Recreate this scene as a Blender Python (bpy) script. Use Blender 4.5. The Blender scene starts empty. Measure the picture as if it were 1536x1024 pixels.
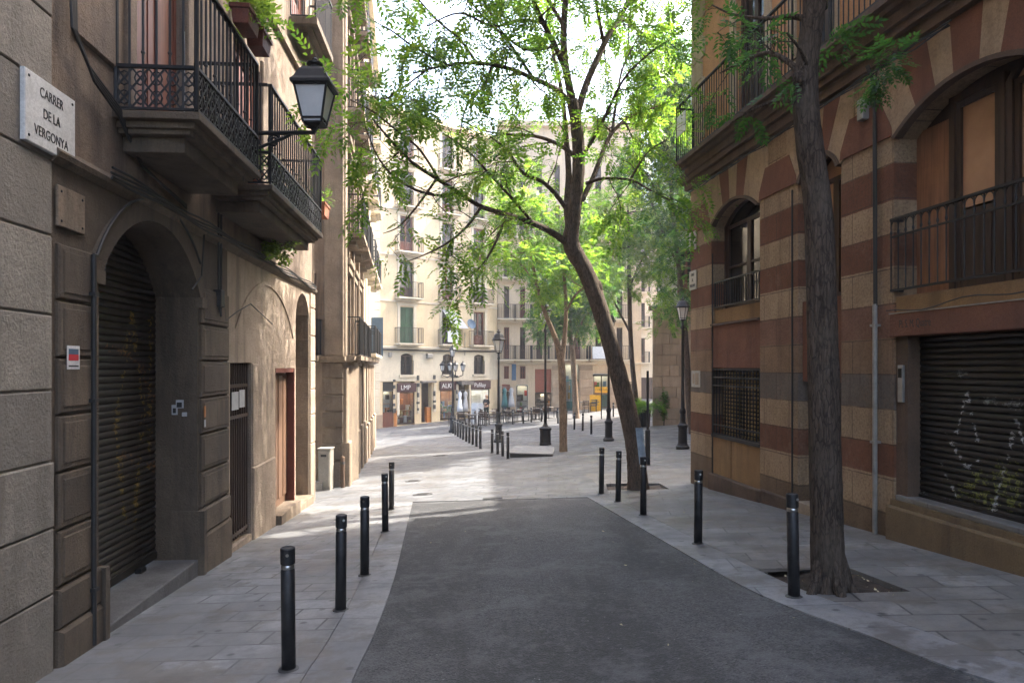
import bpy, bmesh, math, random
import numpy as np
from mathutils import Vector, Matrix
from mathutils.geometry import tessellate_polygon
random.seed(7)
rng = np.random.default_rng(7)
SC = bpy.context.scene
COL = SC.collection
R = math.radians
F, CX, HY = 1050.0, 768.0, 550.0          # the lens: focal length, optical axis and horizon, camera at the world origin

# ------------------------------------------------------------------ ground height
def d0(y):
    if y < 18: return 1.85 + .055 * max(y, -25)
    if y > 38: return 3.5
    t = (y - 18) / 20.0
    return 2.84 + 1.1 * t - .44 * t * t
def G(x, y):
    return -(d0(y) - .055 * max(-9.0, min(9.0, x)))
def gp(px, py):                            # where the view through a pixel meets the ground
    lo, hi = 2.0, 120.0
    dx, dz = (px - CX) / F, (HY - py) / F
    for _ in range(60):
        m = (lo + hi) / 2
        if dz * m > G(dx * m, m): lo = m
        else: hi = m
    return Vector((dx * lo, lo, G(dx * lo, lo)))
def at(px, py, Y):
    return Vector(((px - CX) / F * Y, Y, (HY - py) / F * Y))

# ------------------------------------------------------------------ frames of facades: x along, y inwards, z up
class Frame:
    def __init__(s, ox, oy, dx, dy):
        s.o = (ox, oy)
        a = math.atan2(dy, dx)
        s.c, s.s = math.cos(a), math.sin(a)
        s.m = Matrix.Translation((ox, oy, 0)) @ Matrix.Rotation(a, 4, 'Z')
    def pix(s, px, py, yl=0.0):
        dx, dz = (px - CX) / F, (HY - py) / F
        cx, cy = -s.o[0], -s.o[1]
        clx, cly = cx * s.c + cy * s.s, -cx * s.s + cy * s.c
        dlx, dly = dx * s.c + s.s, -dx * s.s + s.c
        k = (yl - cly) / dly
        return clx + k * dlx, dz * k
    def U(s, px, yl=0.0): return s.pix(px, HY, yl)[0]
    def w(s, u, y, z=0.0): return s.m @ Vector((u, y, z))
    def g(s, u, y=0.0):
        p = s.w(u, y); return G(p.x, p.y)

WM = {}
def empty(name, loc, rz=0.0, label=None, cat=None, group=None, kind=None):
    o = bpy.data.objects.new(name, None); COL.objects.link(o)
    o.empty_display_size = .2
    o.location = loc; o.rotation_euler = (0, 0, rz)
    WM[o] = Matrix.Translation(loc) @ Matrix.Rotation(rz, 4, 'Z')
    return tag(o, label, cat, group, kind)
def tag(o, label=None, cat=None, group=None, kind=None):
    if label: o['label'] = label
    if cat: o['category'] = cat
    if group: o['group'] = group
    if kind: o['kind'] = kind
    return o
def froot(name, fr, u, label, cat, group=None):
    p = fr.w(u, 0)
    return empty(name, (p.x, p.y, G(p.x, p.y)), math.atan2(fr.s, fr.c), label, cat, group)
def link_mesh(name, me, mats, parent=None, mat4=None):
    o = bpy.data.objects.new(name, me); COL.objects.link(o)
    for m in (mats if isinstance(mats, (list, tuple)) else [mats]): me.materials.append(m)
    w = mat4 if mat4 is not None else (WM[parent] if parent else Matrix.Identity(4))
    if parent:
        o.parent = parent
        o.matrix_local = WM[parent].inverted() @ w
    else:
        o.matrix_world = w
    WM[o] = w
    return o
def kids(o): return [c for c in list(WM) if c.parent == o]
def copy_tree(o, parent=None):
    c = o.copy(); COL.objects.link(c); WM[c] = WM[o]
    if parent: c.parent = parent; c.matrix_parent_inverse = Matrix.Identity(4)
    for ch in kids(o): copy_tree(ch, c)
    return c

class MB:
    def __init__(s): s.v = []; s.f = []; s.mi = []; s.cur = 0; s.sm = []; s.smooth = False
    def face(s, ids): s.f.append(tuple(ids)); s.mi.append(s.cur); s.sm.append(s.smooth)
    def add(s, pts): n = len(s.v); s.v.extend(tuple(p) for p in pts); return n
    def box(s, x0, x1, y0, y1, z0, z1):
        n = s.add([(x0,y0,z0),(x1,y0,z0),(x1,y1,z0),(x0,y1,z0),(x0,y0,z1),(x1,y0,z1),(x1,y1,z1),(x0,y1,z1)])
        for q in ((0,3,2,1),(4,5,6,7),(0,1,5,4),(1,2,6,5),(2,3,7,6),(3,0,4,7)): s.face([n + i for i in q])
        return s
    def blk(s, x0, x1, y0, y1, z0, z1, b=.012):            # a box with its front edges chamfered
        n = s.add([(x0,y1,z0),(x1,y1,z0),(x1,y1,z1),(x0,y1,z1),(x0,y0+b,z0),(x1,y0+b,z0),(x1,y0+b,z1),(x0,y0+b,z1),
                   (x0+b,y0,z0+b),(x1-b,y0,z0+b),(x1-b,y0,z1-b),(x0+b,y0,z1-b)])
        for q in ((0,4,5,1),(1,5,6,2),(2,6,7,3),(3,7,4,0),(4,8,9,5),(5,9,10,6),(6,10,11,7),(7,11,8,4),(8,11,10,9)): s.face([n + i for i in q])
        return s
    def obox(s, c, ax, ay, az):                            # oriented box: centre and three half axes
        c, ax, ay, az = map(Vector, (c, ax, ay, az))
        n = s.add([c-ax-ay-az,c+ax-ay-az,c+ax+ay-az,c-ax+ay-az,c-ax-ay+az,c+ax-ay+az,c+ax+ay+az,c-ax+ay+az])
        for q in ((0,3,2,1),(4,5,6,7),(0,1,5,4),(1,2,6,5),(2,3,7,6),(3,0,4,7)): s.face([n + i for i in q])
        return s
    def prism(s, poly, y0, y1):                            # outline in x,z pushed along y
        k = len(poly)
        a = s.add([(p[0], y0, p[1]) for p in poly]); b = s.add([(p[0], y1, p[1]) for p in poly])
        s.face(range(a, a + k)); s.face(reversed(range(b, b + k)))
        for i in range(k): j = (i + 1) % k; s.face((a + i, b + i, b + j, a + j))
        return s
    def prof(s, poly, x0, x1):                             # outline in y,z pushed along x
        k = len(poly)
        a = s.add([(x0, p[0], p[1]) for p in poly]); b = s.add([(x1, p[0], p[1]) for p in poly])
        s.face(range(a, a + k)); s.face(reversed(range(b, b + k)))
        for i in range(k): j = (i + 1) % k; s.face((a + i, b + i, b + j, a + j))
        return s
    def flat(s, poly, z0, z1):                             # outline in x,y pushed along z
        k = len(poly)
        a = s.add([(p[0], p[1], z0) for p in poly]); b = s.add([(p[0], p[1], z1) for p in poly])
        s.face(reversed(range(a, a + k))); s.face(range(b, b + k))
        for i in range(k): j = (i + 1) % k; s.face((a + i, a + j, b + j, b + i))
        return s
    def wall(s, outer, holes, y0, y1, edge=True):
        loops = [outer] + holes
        tri = tessellate_polygon([[Vector((p[0], p[1], 0)) for p in l] for l in loops])
        allp = [p for l in loops for p in l]
        n = s.add([(p[0], y0, p[1]) for p in allp])
        for t in tri: s.face([n + i for i in t])
        k = 0
        for li, l in enumerate(loops):
            if li or edge:
                b = s.add([(p[0], y1, p[1]) for p in l])
                for i in range(len(l)):
                    j = (i + 1) % len(l); s.face((n + k + i, n + k + j, b + j, b + i))
            k += len(l)
        return s
    def tube(s, pts, r, n=8, cap=True):
        pts = [Vector(p) for p in pts]
        rs = r if isinstance(r, (list, tuple)) else [r] * len(pts)
        up = None; rings = []
        for i, p in enumerate(pts):
            t = (pts[min(i + 1, len(pts) - 1)] - pts[max(i - 1, 0)])
            t = t.normalized() if t.length > 1e-9 else Vector((0, 0, 1))
            if up is None:
                up = t.orthogonal().normalized()
            else:
                up = up - t * up.dot(t)
                up = up.normalized() if up.length > 1e-6 else t.orthogonal().normalized()
            w = t.cross(up)
            rings.append(s.add([p + (up * math.cos(2*math.pi*k/n) + w * math.sin(2*math.pi*k/n)) * rs[i] for k in range(n)]))
        for a, b in zip(rings, rings[1:]):
            for k in range(n): s.face((a + k, a + (k+1) % n, b + (k+1) % n, b + k))
        if cap: s.face(reversed(range(rings[0], rings[0] + n))); s.face(range(rings[-1], rings[-1] + n))
        return s
    def lathe(s, prof, cx=0, cy=0, n=16, z=0, tw=0.0):
        rings = [s.add([(cx + r * math.cos(2*math.pi*k/n + tw), cy + r * math.sin(2*math.pi*k/n + tw), z + h) for k in range(n)]) for r, h in prof]
        for a, b in zip(rings, rings[1:]):
            for k in range(n): s.face((a + k, a + (k+1) % n, b + (k+1) % n, b + k))
        s.face(reversed(range(rings[0], rings[0] + n))); s.face(range(rings[-1], rings[-1] + n))
        return s
    def ball(s, c, rx, ry, rz, n=10, m=6):
        rings = []
        for i in range(1, m):
            a = math.pi * i / m
            rings.append(s.add([(c[0] + rx*math.sin(a)*math.cos(2*math.pi*k/n), c[1] + ry*math.sin(a)*math.sin(2*math.pi*k/n), c[2] - rz*math.cos(a)) for k in range(n)]))
        for a, b in zip(rings, rings[1:]):
            for k in range(n): s.face((a + k, a + (k+1) % n, b + (k+1) % n, b + k))
        s.face(reversed(range(rings[0], rings[0] + n))); s.face(range(rings[-1], rings[-1] + n))
        return s
    def build(s, name, mats, parent=None, fr=None, bevel=0, rec=True):
        me = bpy.data.meshes.new(name); me.from_pydata(s.v, [], s.f)
        me.polygons.foreach_set('material_index', s.mi)
        me.polygons.foreach_set('use_smooth', s.sm)
        if rec:
            bm = bmesh.new(); bm.from_mesh(me); bmesh.ops.recalc_face_normals(bm, faces=bm.faces); bm.to_mesh(me); bm.free()
        me.update()
        o = link_mesh(name, me, mats, parent, fr.m if isinstance(fr, Frame) else fr)
        if bevel:
            b = o.modifiers.new('bevel', 'BEVEL'); b.width = bevel; b.segments = 2; b.limit_method = 'ANGLE'; b.angle_limit = R(40)
        return o

def arch(u0, u1, zs, rise, n=16):                          # points of an arch from the right spring over to the left one
    a = (u1 - u0) / 2; c = (u0 + u1) / 2
    rad = (a * a + rise * rise) / (2 * rise); zc = zs + rise - rad
    th = math.asin(min(1, a / rad))
    if rise > a: th = math.pi - th
    return [(c + rad * math.sin(th - 2 * th * i / n), zc + rad * math.cos(th - 2 * th * i / n)) for i in range(n + 1)]
def arch_hole(u0, u1, z0, zs, rise, n=16):
    return [(u0, z0), (u1, z0)] + arch(u0, u1, zs, rise, n)
def rect(u0, u1, z0, z1): return [(u0, z0), (u1, z0), (u1, z1), (u0, z1)]

def text_part(s, size, parent, mat, m4, name='lettering', ext=.002, align='CENTER', squeeze=1.0):
    cu = bpy.data.curves.new(name, 'FONT'); cu.body = s; cu.size = size; cu.extrude = ext
    cu.align_x = align; cu.align_y = 'CENTER'
    t = bpy.data.objects.new('tmp', cu); COL.objects.link(t)
    dg = bpy.context.evaluated_depsgraph_get()
    me = bpy.data.meshes.new_from_object(t.evaluated_get(dg))
    bpy.data.objects.remove(t)
    me.name = name
    me.transform(Matrix.Rotation(R(90), 4, 'X') @ Matrix.Diagonal((squeeze, 1, 1, 1)))   # stands in x,z, faces -y
    me.materials.clear()
    return link_mesh(name, me, mat, parent, m4)

# ------------------------------------------------------------------ materials
class NT:
    def __init__(s, name):
        s.m = bpy.data.materials.new(name); s.m.use_nodes = True
        s.t = s.m.node_tree; s.n = s.t.nodes; s.n.clear()
        s.out = s.n.new('ShaderNodeOutputMaterial')
        s.b = s.n.new('ShaderNodeBsdfPrincipled'); s.l(s.b.outputs[0], s.out.inputs[0])
        s.tc = s.n.new('ShaderNodeTexCoord')
        s.obj = s.tc.outputs['Object']
    def l(s, a, b): s.t.links.new(a, b)
    def map(s, sc=(1,1,1), loc=(0,0,0), rot=(0,0,0), src=None):
        m = s.n.new('ShaderNodeMapping'); s.l(src or s.obj, m.inputs[0])
        m.inputs['Scale'].default_value = sc; m.inputs['Location'].default_value = loc; m.inputs['Rotation'].default_value = rot
        return m.outputs[0]
    def noise(s, scale, det=6, rough=.6, vec=None, dist=0):
        t = s.n.new('ShaderNodeTexNoise'); s.l(vec or s.obj, t.inputs['Vector'])
        t.inputs['Scale'].default_value = scale; t.inputs['Detail'].default_value = det; t.inputs['Roughness'].default_value = rough
        t.inputs['Distortion'].default_value = dist
        return t.outputs['Fac']
    def ramp(s, fac, stops, const=False):
        r = s.n.new('ShaderNodeValToRGB'); s.l(fac, r.inputs[0])
        e = r.color_ramp.elements
        while len(e) < len(stops): e.new(.5)
        for el, (p, c) in zip(e, stops):
            el.position = p; el.color = (*c, 1) if isinstance(c, (list, tuple)) else (c, c, c, 1)
        if const: r.color_ramp.interpolation = 'CONSTANT'
        return r.outputs[0]
    def mix(s, fac, a, b, mode='MIX'):
        m = s.n.new('ShaderNodeMix'); m.data_type = 'RGBA'; m.blend_type = mode
        for sock, v in ((m.inputs[0], fac), (m.inputs[6], a), (m.inputs[7], b)):
            if isinstance(v, (int, float)): sock.default_value = v
            elif isinstance(v, (list, tuple)): sock.default_value = (*v, 1)
            else: s.l(v, sock)
        return m.outputs[2]
    def math(s, op, a, b=0.0):
        m = s.n.new('ShaderNodeMath'); m.operation = op
        for i, v in enumerate((a, b)):
            if isinstance(v, (int, float)): m.inputs[i].default_value = v
            else: s.l(v, m.inputs[i])
        return m.outputs[0]
    def sep(s, vec=None):
        m = s.n.new('ShaderNodeSeparateXYZ'); s.l(vec or s.obj, m.inputs[0]); return m.outputs
    def bump(s, h, strength=.3, dist=.01, prev=None):
        b = s.n.new('ShaderNodeBump'); s.l(h, b.inputs['Height'])
        b.inputs['Strength'].default_value = strength; b.inputs['Distance'].default_value = dist
        if prev: s.l(prev, b.inputs['Normal'])
        return b.outputs[0]
    def fin(s, col, rough=.8, norm=None, metal=0, spec=.35):
        if isinstance(col, (list, tuple)): s.b.inputs['Base Color'].default_value = (*col, 1)
        else: s.l(col, s.b.inputs['Base Color'])
        if isinstance(rough, (int, float)): s.b.inputs['Roughness'].default_value = rough
        else: s.l(rough, s.b.inputs['Roughness'])
        s.b.inputs['Metallic'].default_value = metal
        s.b.inputs['Specular IOR Level'].default_value = spec
        if norm: s.l(norm, s.b.inputs['Normal'])
        return s.m
def dark(c, k): return tuple(x * k for x in c)

def plaster(name, c, c2=None, stain=None, scale=1.2, rough=.88, bump=.35, streak=.5, bscale=45, isl=0.0):
    t = NT(name); c2 = c2 or dark(c, .78); stain = stain or dark(c, .5)
    a = t.mix(t.ramp(t.noise(scale, 8, .65), [(.40, 0.), (.60, 1.)]), c, c2)
    if isl:
        ge = t.n.new('ShaderNodeNewGeometry')
        a = t.mix(1.0, a, t.ramp(ge.outputs['Random Per Island'], [(0., (1 - isl, 1 - isl, 1 - isl)), (1., (1 + isl * .4, 1 + isl * .36, 1 + isl * .3))]), 'MULTIPLY')
    st = t.noise(1.0, 8, .7, t.map((3.2, 3.2, .35)))
    a = t.mix(t.ramp(st, [(.49, 0.), (.64, streak)]), a, stain)
    sp = t.noise(9, 5, .75)
    a = t.mix(t.ramp(sp, [(.54, 0.), (.64, .4)]), a, dark(c, .62))
    a = t.mix(t.ramp(t.noise(70, 3, .6), [(.3, .25), (.6, 0.)]), a, dark(c, .55))
    a = t.mix(t.ramp(t.noise(bscale, 4, .75), [(.36, .42), (.56, 0.)]), a, dark(c, .42))
    n = t.bump(t.noise(bscale, 7, .75), min(1, bump * 1.6), .03)
    n = t.bump(t.noise(5, 6, .65), bump, .05, n)
    return t.fin(a, rough, n)
def simple(name, c, rough=.5, metal=0, var=.25, scale=8, spec=.4, bump=0):
    t = NT(name)
    a = t.mix(t.ramp(t.noise(scale, 5, .65), [(.35, 0.), (.7, 1.)]), c, dark(c, 1 - var))
    n = t.bump(t.noise(scale * 8, 4, .6), bump, .005) if bump else None
    return t.fin(a, rough, n, metal, spec)
def wood(name, c, rough=.55):
    t = NT(name)
    g = t.noise(1, 6, .6, t.map((22, 22, 1.2)))
    a = t.mix(t.ramp(g, [(.35, 0.), (.65, 1.)]), c, dark(c, .55))
    a = t.mix(t.ramp(t.noise(2.5, 6, .7), [(.5, 0.), (.75, .5)]), a, dark(c, .4))
    return t.fin(a, rough, t.bump(g, .25, .004))
def paving(name, c, w, h, rot=0, mortar=.28, vary=.2, wet=.35, ms=.008, warm=(1, .97, .92)):
    t = NT(name)
    vec = t.map((1, 1, 0), rot=(0, 0, rot))
    b = t.n.new('ShaderNodeTexBrick'); t.l(vec, b.inputs['Vector'])
    b.inputs['Color1'].default_value = (*c, 1); b.inputs['Color2'].default_value = (*[x * (1 - vary) * k for x, k in zip(c, warm)], 1)
    b.inputs['Mortar'].default_value = (*dark(c, mortar), 1)
    b.inputs['Scale'].default_value = 1; b.inputs['Mortar Size'].default_value = ms; b.inputs['Mortar Smooth'].default_value = .3
    b.inputs['Brick Width'].default_value = w; b.inputs['Row Height'].default_value = h
    b.offset = .43
    a = t.mix(t.ramp(t.noise(.7, 8, .7), [(.45, 0.), (.56, .75)]), b.outputs['Color'], dark(c, .5))
    a = t.mix(t.ramp(t.noise(6, 6, .75), [(.51, 0.), (.6, .4)]), a, dark(c, .5))
    a = t.mix(t.ramp(t.noise(38, 3, .6), [(.62, 0.), (.72, .5)]), a, dark(c, .45))
    a = t.mix(t.ramp(t.noise(90, 3, .6), [(.3, .3), (.6, 0.)]), a, dark(c, .6))
    vo = t.n.new('ShaderNodeTexVoronoi'); t.l(vec, vo.inputs['Vector']); vo.inputs['Scale'].default_value = 1.9; vo.voronoi_dimensions = '2D'
    a = t.mix(t.ramp(vo.outputs['Distance'], [(.04, .85), (.075, 0.)]), a, dark(c, .22))
    a = t.mix(t.ramp(t.noise(1.1, 8, .75, t.map(loc=(7, 3, 1))), [(.51, 0.), (.57, .8)]), a, (c[0]*.5, c[1]*.46, c[2]*.41))
    a = t.mix(t.ramp(t.noise(16, 5, .8), [(.36, .4), (.48, 0.)]), a, dark(c, .45))
    n = t.bump(b.outputs['Fac'], -.5, .006)
    n = t.bump(t.noise(60, 5, .7), .35, .006, n)
    r = t.ramp(t.noise(1.5, 6, .6), [(.35, wet), (.7, .75)])
    return t.fin(a, r, n, 0, .4)

def asphalt():
    t = NT('asphalt')
    c = (.060, .0595, .059)
    v = t.n.new('ShaderNodeTexVoronoi'); t.l(t.obj, v.inputs['Vector']); v.inputs['Scale'].default_value = 70
    a = t.mix(t.ramp(v.outputs['Color'], [(.1, 0.), (.9, 1.)]), dark(c, .42), dark(c, 1.95))
    a = t.mix(t.ramp(t.noise(110, 3, .75), [(.4, 0.), (.7, .7)]), a, dark(c, .4))
    a = t.mix(t.ramp(t.noise(.5, 8, .65, t.map((1.7, .35, 1), rot=(0, 0, .15))), [(.46, 0.), (.54, .8)]), a, dark(c, .5))
    a = t.mix(t.ramp(t.noise(1.6, 8, .75), [(.51, 0.), (.59, .6)]), a, dark(c, 1.75))
    a = t.mix(t.ramp(t.noise(14, 5, .8), [(.38, .45), (.5, 0.)]), a, dark(c, .5))
    a = t.mix(t.ramp(t.noise(17, 5, .8), [(.53, 0.), (.62, .5)]), a, dark(c, 1.8))
    ve = t.n.new('ShaderNodeTexVoronoi'); ve.feature = 'DISTANCE_TO_EDGE'; ve.inputs['Scale'].default_value = .45
    wv = t.n.new('ShaderNodeVectorMath'); wv.operation = 'ADD'; nz = t.n.new('ShaderNodeTexNoise'); nz.inputs['Scale'].default_value = 2.2; nz.inputs['Detail'].default_value = 6; t.l(t.obj, nz.inputs['Vector']); t.l(t.obj, wv.inputs[0]); t.l(nz.outputs['Color'], wv.inputs[1]); t.l(wv.outputs[0], ve.inputs['Vector'])
    ck = t.math('MULTIPLY', t.ramp(ve.outputs['Distance'], [(0., .8), (.008, 0.)]), t.ramp(t.noise(.6, 4, .6, t.map(loc=(5, 2, 0))), [(.5, 0.), (.6, 1.)]))
    a = t.mix(ck, a, (.018, .018, .018))
    sp = t.ramp(t.noise(30, 2, .5), [(.73, 0.), (.76, .8)])
    a = t.mix(sp, a, (.24, .24, .23))
    n = t.bump(v.outputs['Distance'], .8, .012)
    n = t.bump(t.noise(3, 6, .6), .25, .03, n)
    return t.fin(a, .74, n, 0, .4)

def scuffed():
    t = NT('scuffed_black_paint')
    a = t.mix(t.ramp(t.noise(6, 8, .75), [(.5, 0.), (.75, .5)]), (.011, .011, .012), (.06, .055, .05))
    a = t.mix(t.ramp(t.noise(1, 6, .8, t.map((60, 60, 8))), [(.68, 0.), (.72, .8)]), a, (.16, .15, .14))
    return t.fin(a, t.ramp(t.noise(9, 5, .7), [(.3, .35), (.7, .7)]), t.bump(t.noise(40, 4, .7), .15, .003), 0, .45)
MT = {}
def mats():
    m = MT
    m['asphalt'] = asphalt()
    m['walk'] = paving('pavement_slabs', (.262, .262, .26), .62, .33, R(4), mortar=.10, vary=.42, ms=.013, warm=(1, .985, .96))
    m['walk_right'] = paving('pavement_slabs_right', (.225, .217, .205),   .60, .40, R(8), mortar=.12, vary=.38, ms=.012)
    m['plaza'] = paving('plaza_slabs', (.180, .184, .19), .62, .42, R(3), mortar=.12, vary=.36, ms=.014)
    m['kerb'] = paving('kerb_stone', (.222, .223, .225), 3.0, .62, R(5), mortar=.25)
    m['earth'] = plaster('earth', (.07, .05, .035), (.04, .03, .022), scale=5, bump=1, bscale=25)
    m['step'] = plaster('worn_grey_step', (.15, .146, .14), (.12, .116, .11), (.06, .055, .05), 3, .85, .4, .6)
    m['slab_top'] = plaster('pale_slab', (.30, .30, .295), (.25, .25, .245), (.15, .145, .14), 3, .85, .3, .5)
    m['steel_edge'] = simple('dark_steel', (.06, .058, .055), .6, .2)
    m['black'] = scuffed()
    m['iron'] = simple('wrought_iron', (.014, .014, .015), .55, .2, .4, 20, .4)
    m['steel'] = simple('brushed_steel', (.5, .5, .48), .32, 1, .2, 20)
    m['galv'] = simple('galvanised_pipe', (.32, .31, .29), .5, .7, .35, 9)
    m['glass'] = simple('dark_glass', (.018, .017, .016), .08, 0, .2, 2, .3)
    m['glass_pale'] = simple('pale_curtained_glass', (.30, .27, .23), .12, 0, .25, 3, .6)
    m['void'] = simple('dark_interior', (.008, .007, .006), .9)
    m['lamp_glass'] = simple('frosted_lamp_glass', (.55, .56, .56), .25, 0, .1, 6, .5)
    m['marble'] = plaster('white_marble', (.62, .62, .60), (.52, .52, .50), (.4, .39, .36), 6, .4, .05, .3)
    m['ink'] = simple('black_lettering', (.02, .02, .02), .6)
    # left side
    m['grey_render'] = plaster('grey_stone_render', (.29, .262, .218), (.225, .203, .168), (.12, .10, .078), 1.6, .9, .32, .6, 40, .3)
    m['brown_stone'] = plaster('brown_stone', (.165, .126, .087), (.115, .088, .062), (.055, .045, .036), 1.4, .9, .45, .85, 45, .32)
    m['warm_plaster'] = plaster('worn_beige_plaster', (.42, .33, .245), (.32, .245, .18), (.14, .105, .08), 1.8, .9, .6, .8)
    m['pink_plaster'] = plaster('faded_pink_plaster', (.25, .185, .13), (.175, .132, .097), (.085, .066, .05), 1.3, .9, .5, .85)
    m['sand_stone'] = plaster('pale_sandstone', (.31, .24, .168), (.225, .17, .12), (.09, .068, .05), 1.5, .88, .6, .75, 45, .25)
    m['wood_red'] = wood('red_brown_wood', (.155, .048, .026))
    m['wood_brown'] = wood('brown_wood', (.16, .09, .055))
    m['wood_dark'] = wood('dark_brown_wood', (.055, .03, .018))
    m['wood_grey'] = wood('grey_wood', (.17, .15, .13))
    m['green_shutter'] = wood('green_painted_wood', (.04, .12, .055))
    m['cable'] = simple('black_cable', (.02, .019, .018), .6)
    m['terracotta'] = plaster('terracotta', (.33, .12, .06), None, None, 4, .8, .2)
    m['terra_red'] = plaster('dark_terracotta', (.14, .038, .022), None, None, 4, .6, .2)
    m['white_paint'] = plaster('white_paint', (.70, .70, .68), (.62, .62, .6), (.4, .39, .36), 3, .5, .1, .3)
    m['plaque'] = plaster('cream_marble', (.42, .38, .31), (.36, .33, .27), (.25, .22, .18), 6, .5, .05, .4)
    m['shutter_brown'] = wood('orange_brown_wood', (.29, .135, .066))
    m['cabinet'] = plaster('grey_white_metal', (.30, .28, .235), None, (.25, .22, .18), 3, .5, .1, .5)
    # far side
    m['cream'] = plaster('cream_plaster', (.70, .56, .35), (.64, .50, .31), (.42, .33, .23), .7, .9, .2, .35)
    m['cream_pale'] = plaster('pale_cream_plaster', (.66, .58, .44), (.60, .52, .39), (.46, .39, .3), .8, .9, .2, .35)
    m['beige'] = plaster('beige_plaster', (.58, .45, .31), (.50, .39, .265), (.33, .26, .19), .8, .9, .2, .45)
    m['flank'] = plaster('shaded_brown_stone', (.24, .185, .13), (.18, .138, .098), (.08, .06, .045), 2.2, .9, .8, .6, 24, .3)  # brown stone of the alley flank, with that side's shade put into the colour
    m['stone_far'] = plaster('warm_stone', (.44, .34, .245), (.36, .27, .19), (.2, .15, .11), 1.2, .9, .3, .5, 45, .3)
    m['white_wall'] = plaster('white_plaster', (.74, .72, .68), (.68, .66, .62), (.45, .42, .38), .8, .9, .2, .3)
    m['orange_panel'] = simple('orange_panel', (.42, .15, .03), .5)
    m['yellow'] = simple('yellow_paint', (.75, .40, .02), .5)
    m['teal'] = wood('teal_painted_wood', (.05, .17, .17))
    m['maroon'] = simple('maroon_board', (.05, .016, .017), .5)
    m['rust_board'] = simple('rust_red_board', (.24, .07, .04), .6)
    m['blue'] = simple('blue_paint', (.06, .11, .17), .5)
    m['canvas'] = simple('grey_canvas', (.42, .42, .42), .8)
    m['white_cloth'] = simple('white_cloth', (.7, .72, .75), .8)
    # right side
    m['tan'] = plaster('tan_sandstone', (.42, .295, .18), (.35, .24, .145), (.11, .075, .05), 2.0, .92, .9, .4, 30)
    m['oxide'] = plaster('red_oxide_plaster', (.19, .080, .044), (.15, .063, .036), (.06, .028, .02), 1.6, .9, .4, .4)
    m['ochre'] = plaster('ochre_plaster', (.30, .18, .08), (.235, .135, .06), (.10, .062, .036), 1.3, .9, .35, .5)
    m['ochre_dull'] = plaster('dull_ochre', (.19, .125, .062), (.15, .098, .05), (.07, .046, .03), 1.6, .9, .5, .6)
    m['orange_plaster'] = plaster('orange_plaster', (.46, .245, .105), (.39, .2, .085), (.2, .115, .065), .9, .9, .3, .4)
    m['quoin'] = plaster('pale_quoin', (.46, .36, .235), (.4, .3, .19), (.2, .15, .1), 2, .9, .5, .4)
    m['brown_trim'] = plaster('brown_stone_trim', (.135, .085, .055), (.1, .065, .042), (.045, .03, .022), 2, .88, .5, .6)
    m['curtain'] = simple('orange_curtain_glass', (.36, .185, .10), .2, 0, .3, 1.5, .5)
    m['curtain_pale'] = simple('pale_orange_curtain_glass', (.36, .21, .125), .2, 0, .2, 1.5, .5)
    m['bead'] = simple('beaded_screen', (.30, .20, .07), .6, 0, .5, 25)
    # bark and leaves
    m['bark'] = bark('dark_bark', (.08, .06, .046)); m['bark_mid'] = bark('brown_grey_bark', (.10, .072, .052)); m['bark_pale'] = bark('pale_bark', (.20, .14, .095))
    m['leaf'] = leafm('leaf_green', (.05, .13, .03), (.15, .26, .04))
    m['leaf_dark'] = leafm('leaf_deep_green', (.025, .075, .03), (.06, .14, .035))
    m['leaf_lime'] = leafm('leaf_lime', (.10, .19, .045), (.20, .29, .06))
    m['stripes'] = stripes()
def bark(name, c):
    t = NT(name)
    g = t.noise(1, 9, .78, t.map((26, 26, 4.5)), .8)
    v = t.n.new('ShaderNodeTexVoronoi'); v.feature = 'DISTANCE_TO_EDGE'; v.inputs['Scale'].default_value = 1
    ad = t.n.new('ShaderNodeVectorMath'); ad.operation = 'ADD'; nz = t.n.new('ShaderNodeTexNoise'); nz.inputs['Scale'].default_value = 9; t.l(t.obj, nz.inputs['Vector']); t.l(t.map((30, 30, 5)), ad.inputs[0]); t.l(nz.outputs['Color'], ad.inputs[1]); t.l(ad.outputs[0], v.inputs['Vector'])
    crack = t.ramp(v.outputs['Distance'], [(0., 1.), (.12, 0.)])
    a = t.mix(t.ramp(g, [(.36, 0.), (.62, 1.)]), dark(c, .5), dark(c, 1.6))
    a = t.mix(t.math('MULTIPLY', crack, .75), a, dark(c, .22))
    a = t.mix(t.ramp(t.noise(2.2, 7, .7), [(.48, 0.), (.66, .6)]), a, (c[0]*1.5, c[1]*1.6, c[2]*1.6))
    n = t.bump(v.outputs['Distance'], .6, .04)
    n = t.bump(g, .8, .04, n)
    return t.fin(a, .92, n, 0, .15)
def leafm(name, c1, c2):
    t = NT(name)
    ge = t.n.new('ShaderNodeNewGeometry')
    a = t.mix(ge.outputs['Random Per Island'], c1, c2)
    t.fin(a, .42, None, 0, .45)
    tr = t.n.new('ShaderNodeBsdfTranslucent')
    t.l(t.mix(1.0, a, (1.9, 1.8, .9), 'MULTIPLY'), tr.inputs[0])
    ms = t.n.new('ShaderNodeMixShader'); ms.inputs[0].default_value = .58
    t.l(t.b.outputs[0], ms.inputs[1]); t.l(tr.outputs[0], ms.inputs[2]); t.l(ms.outputs[0], t.out.inputs[0])
    return t.m
ZS = [-1.80, -1.355, -.95, -.52, -.1, .335, .77, 1.2, 1.60, 2.0, 2.44]
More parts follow.
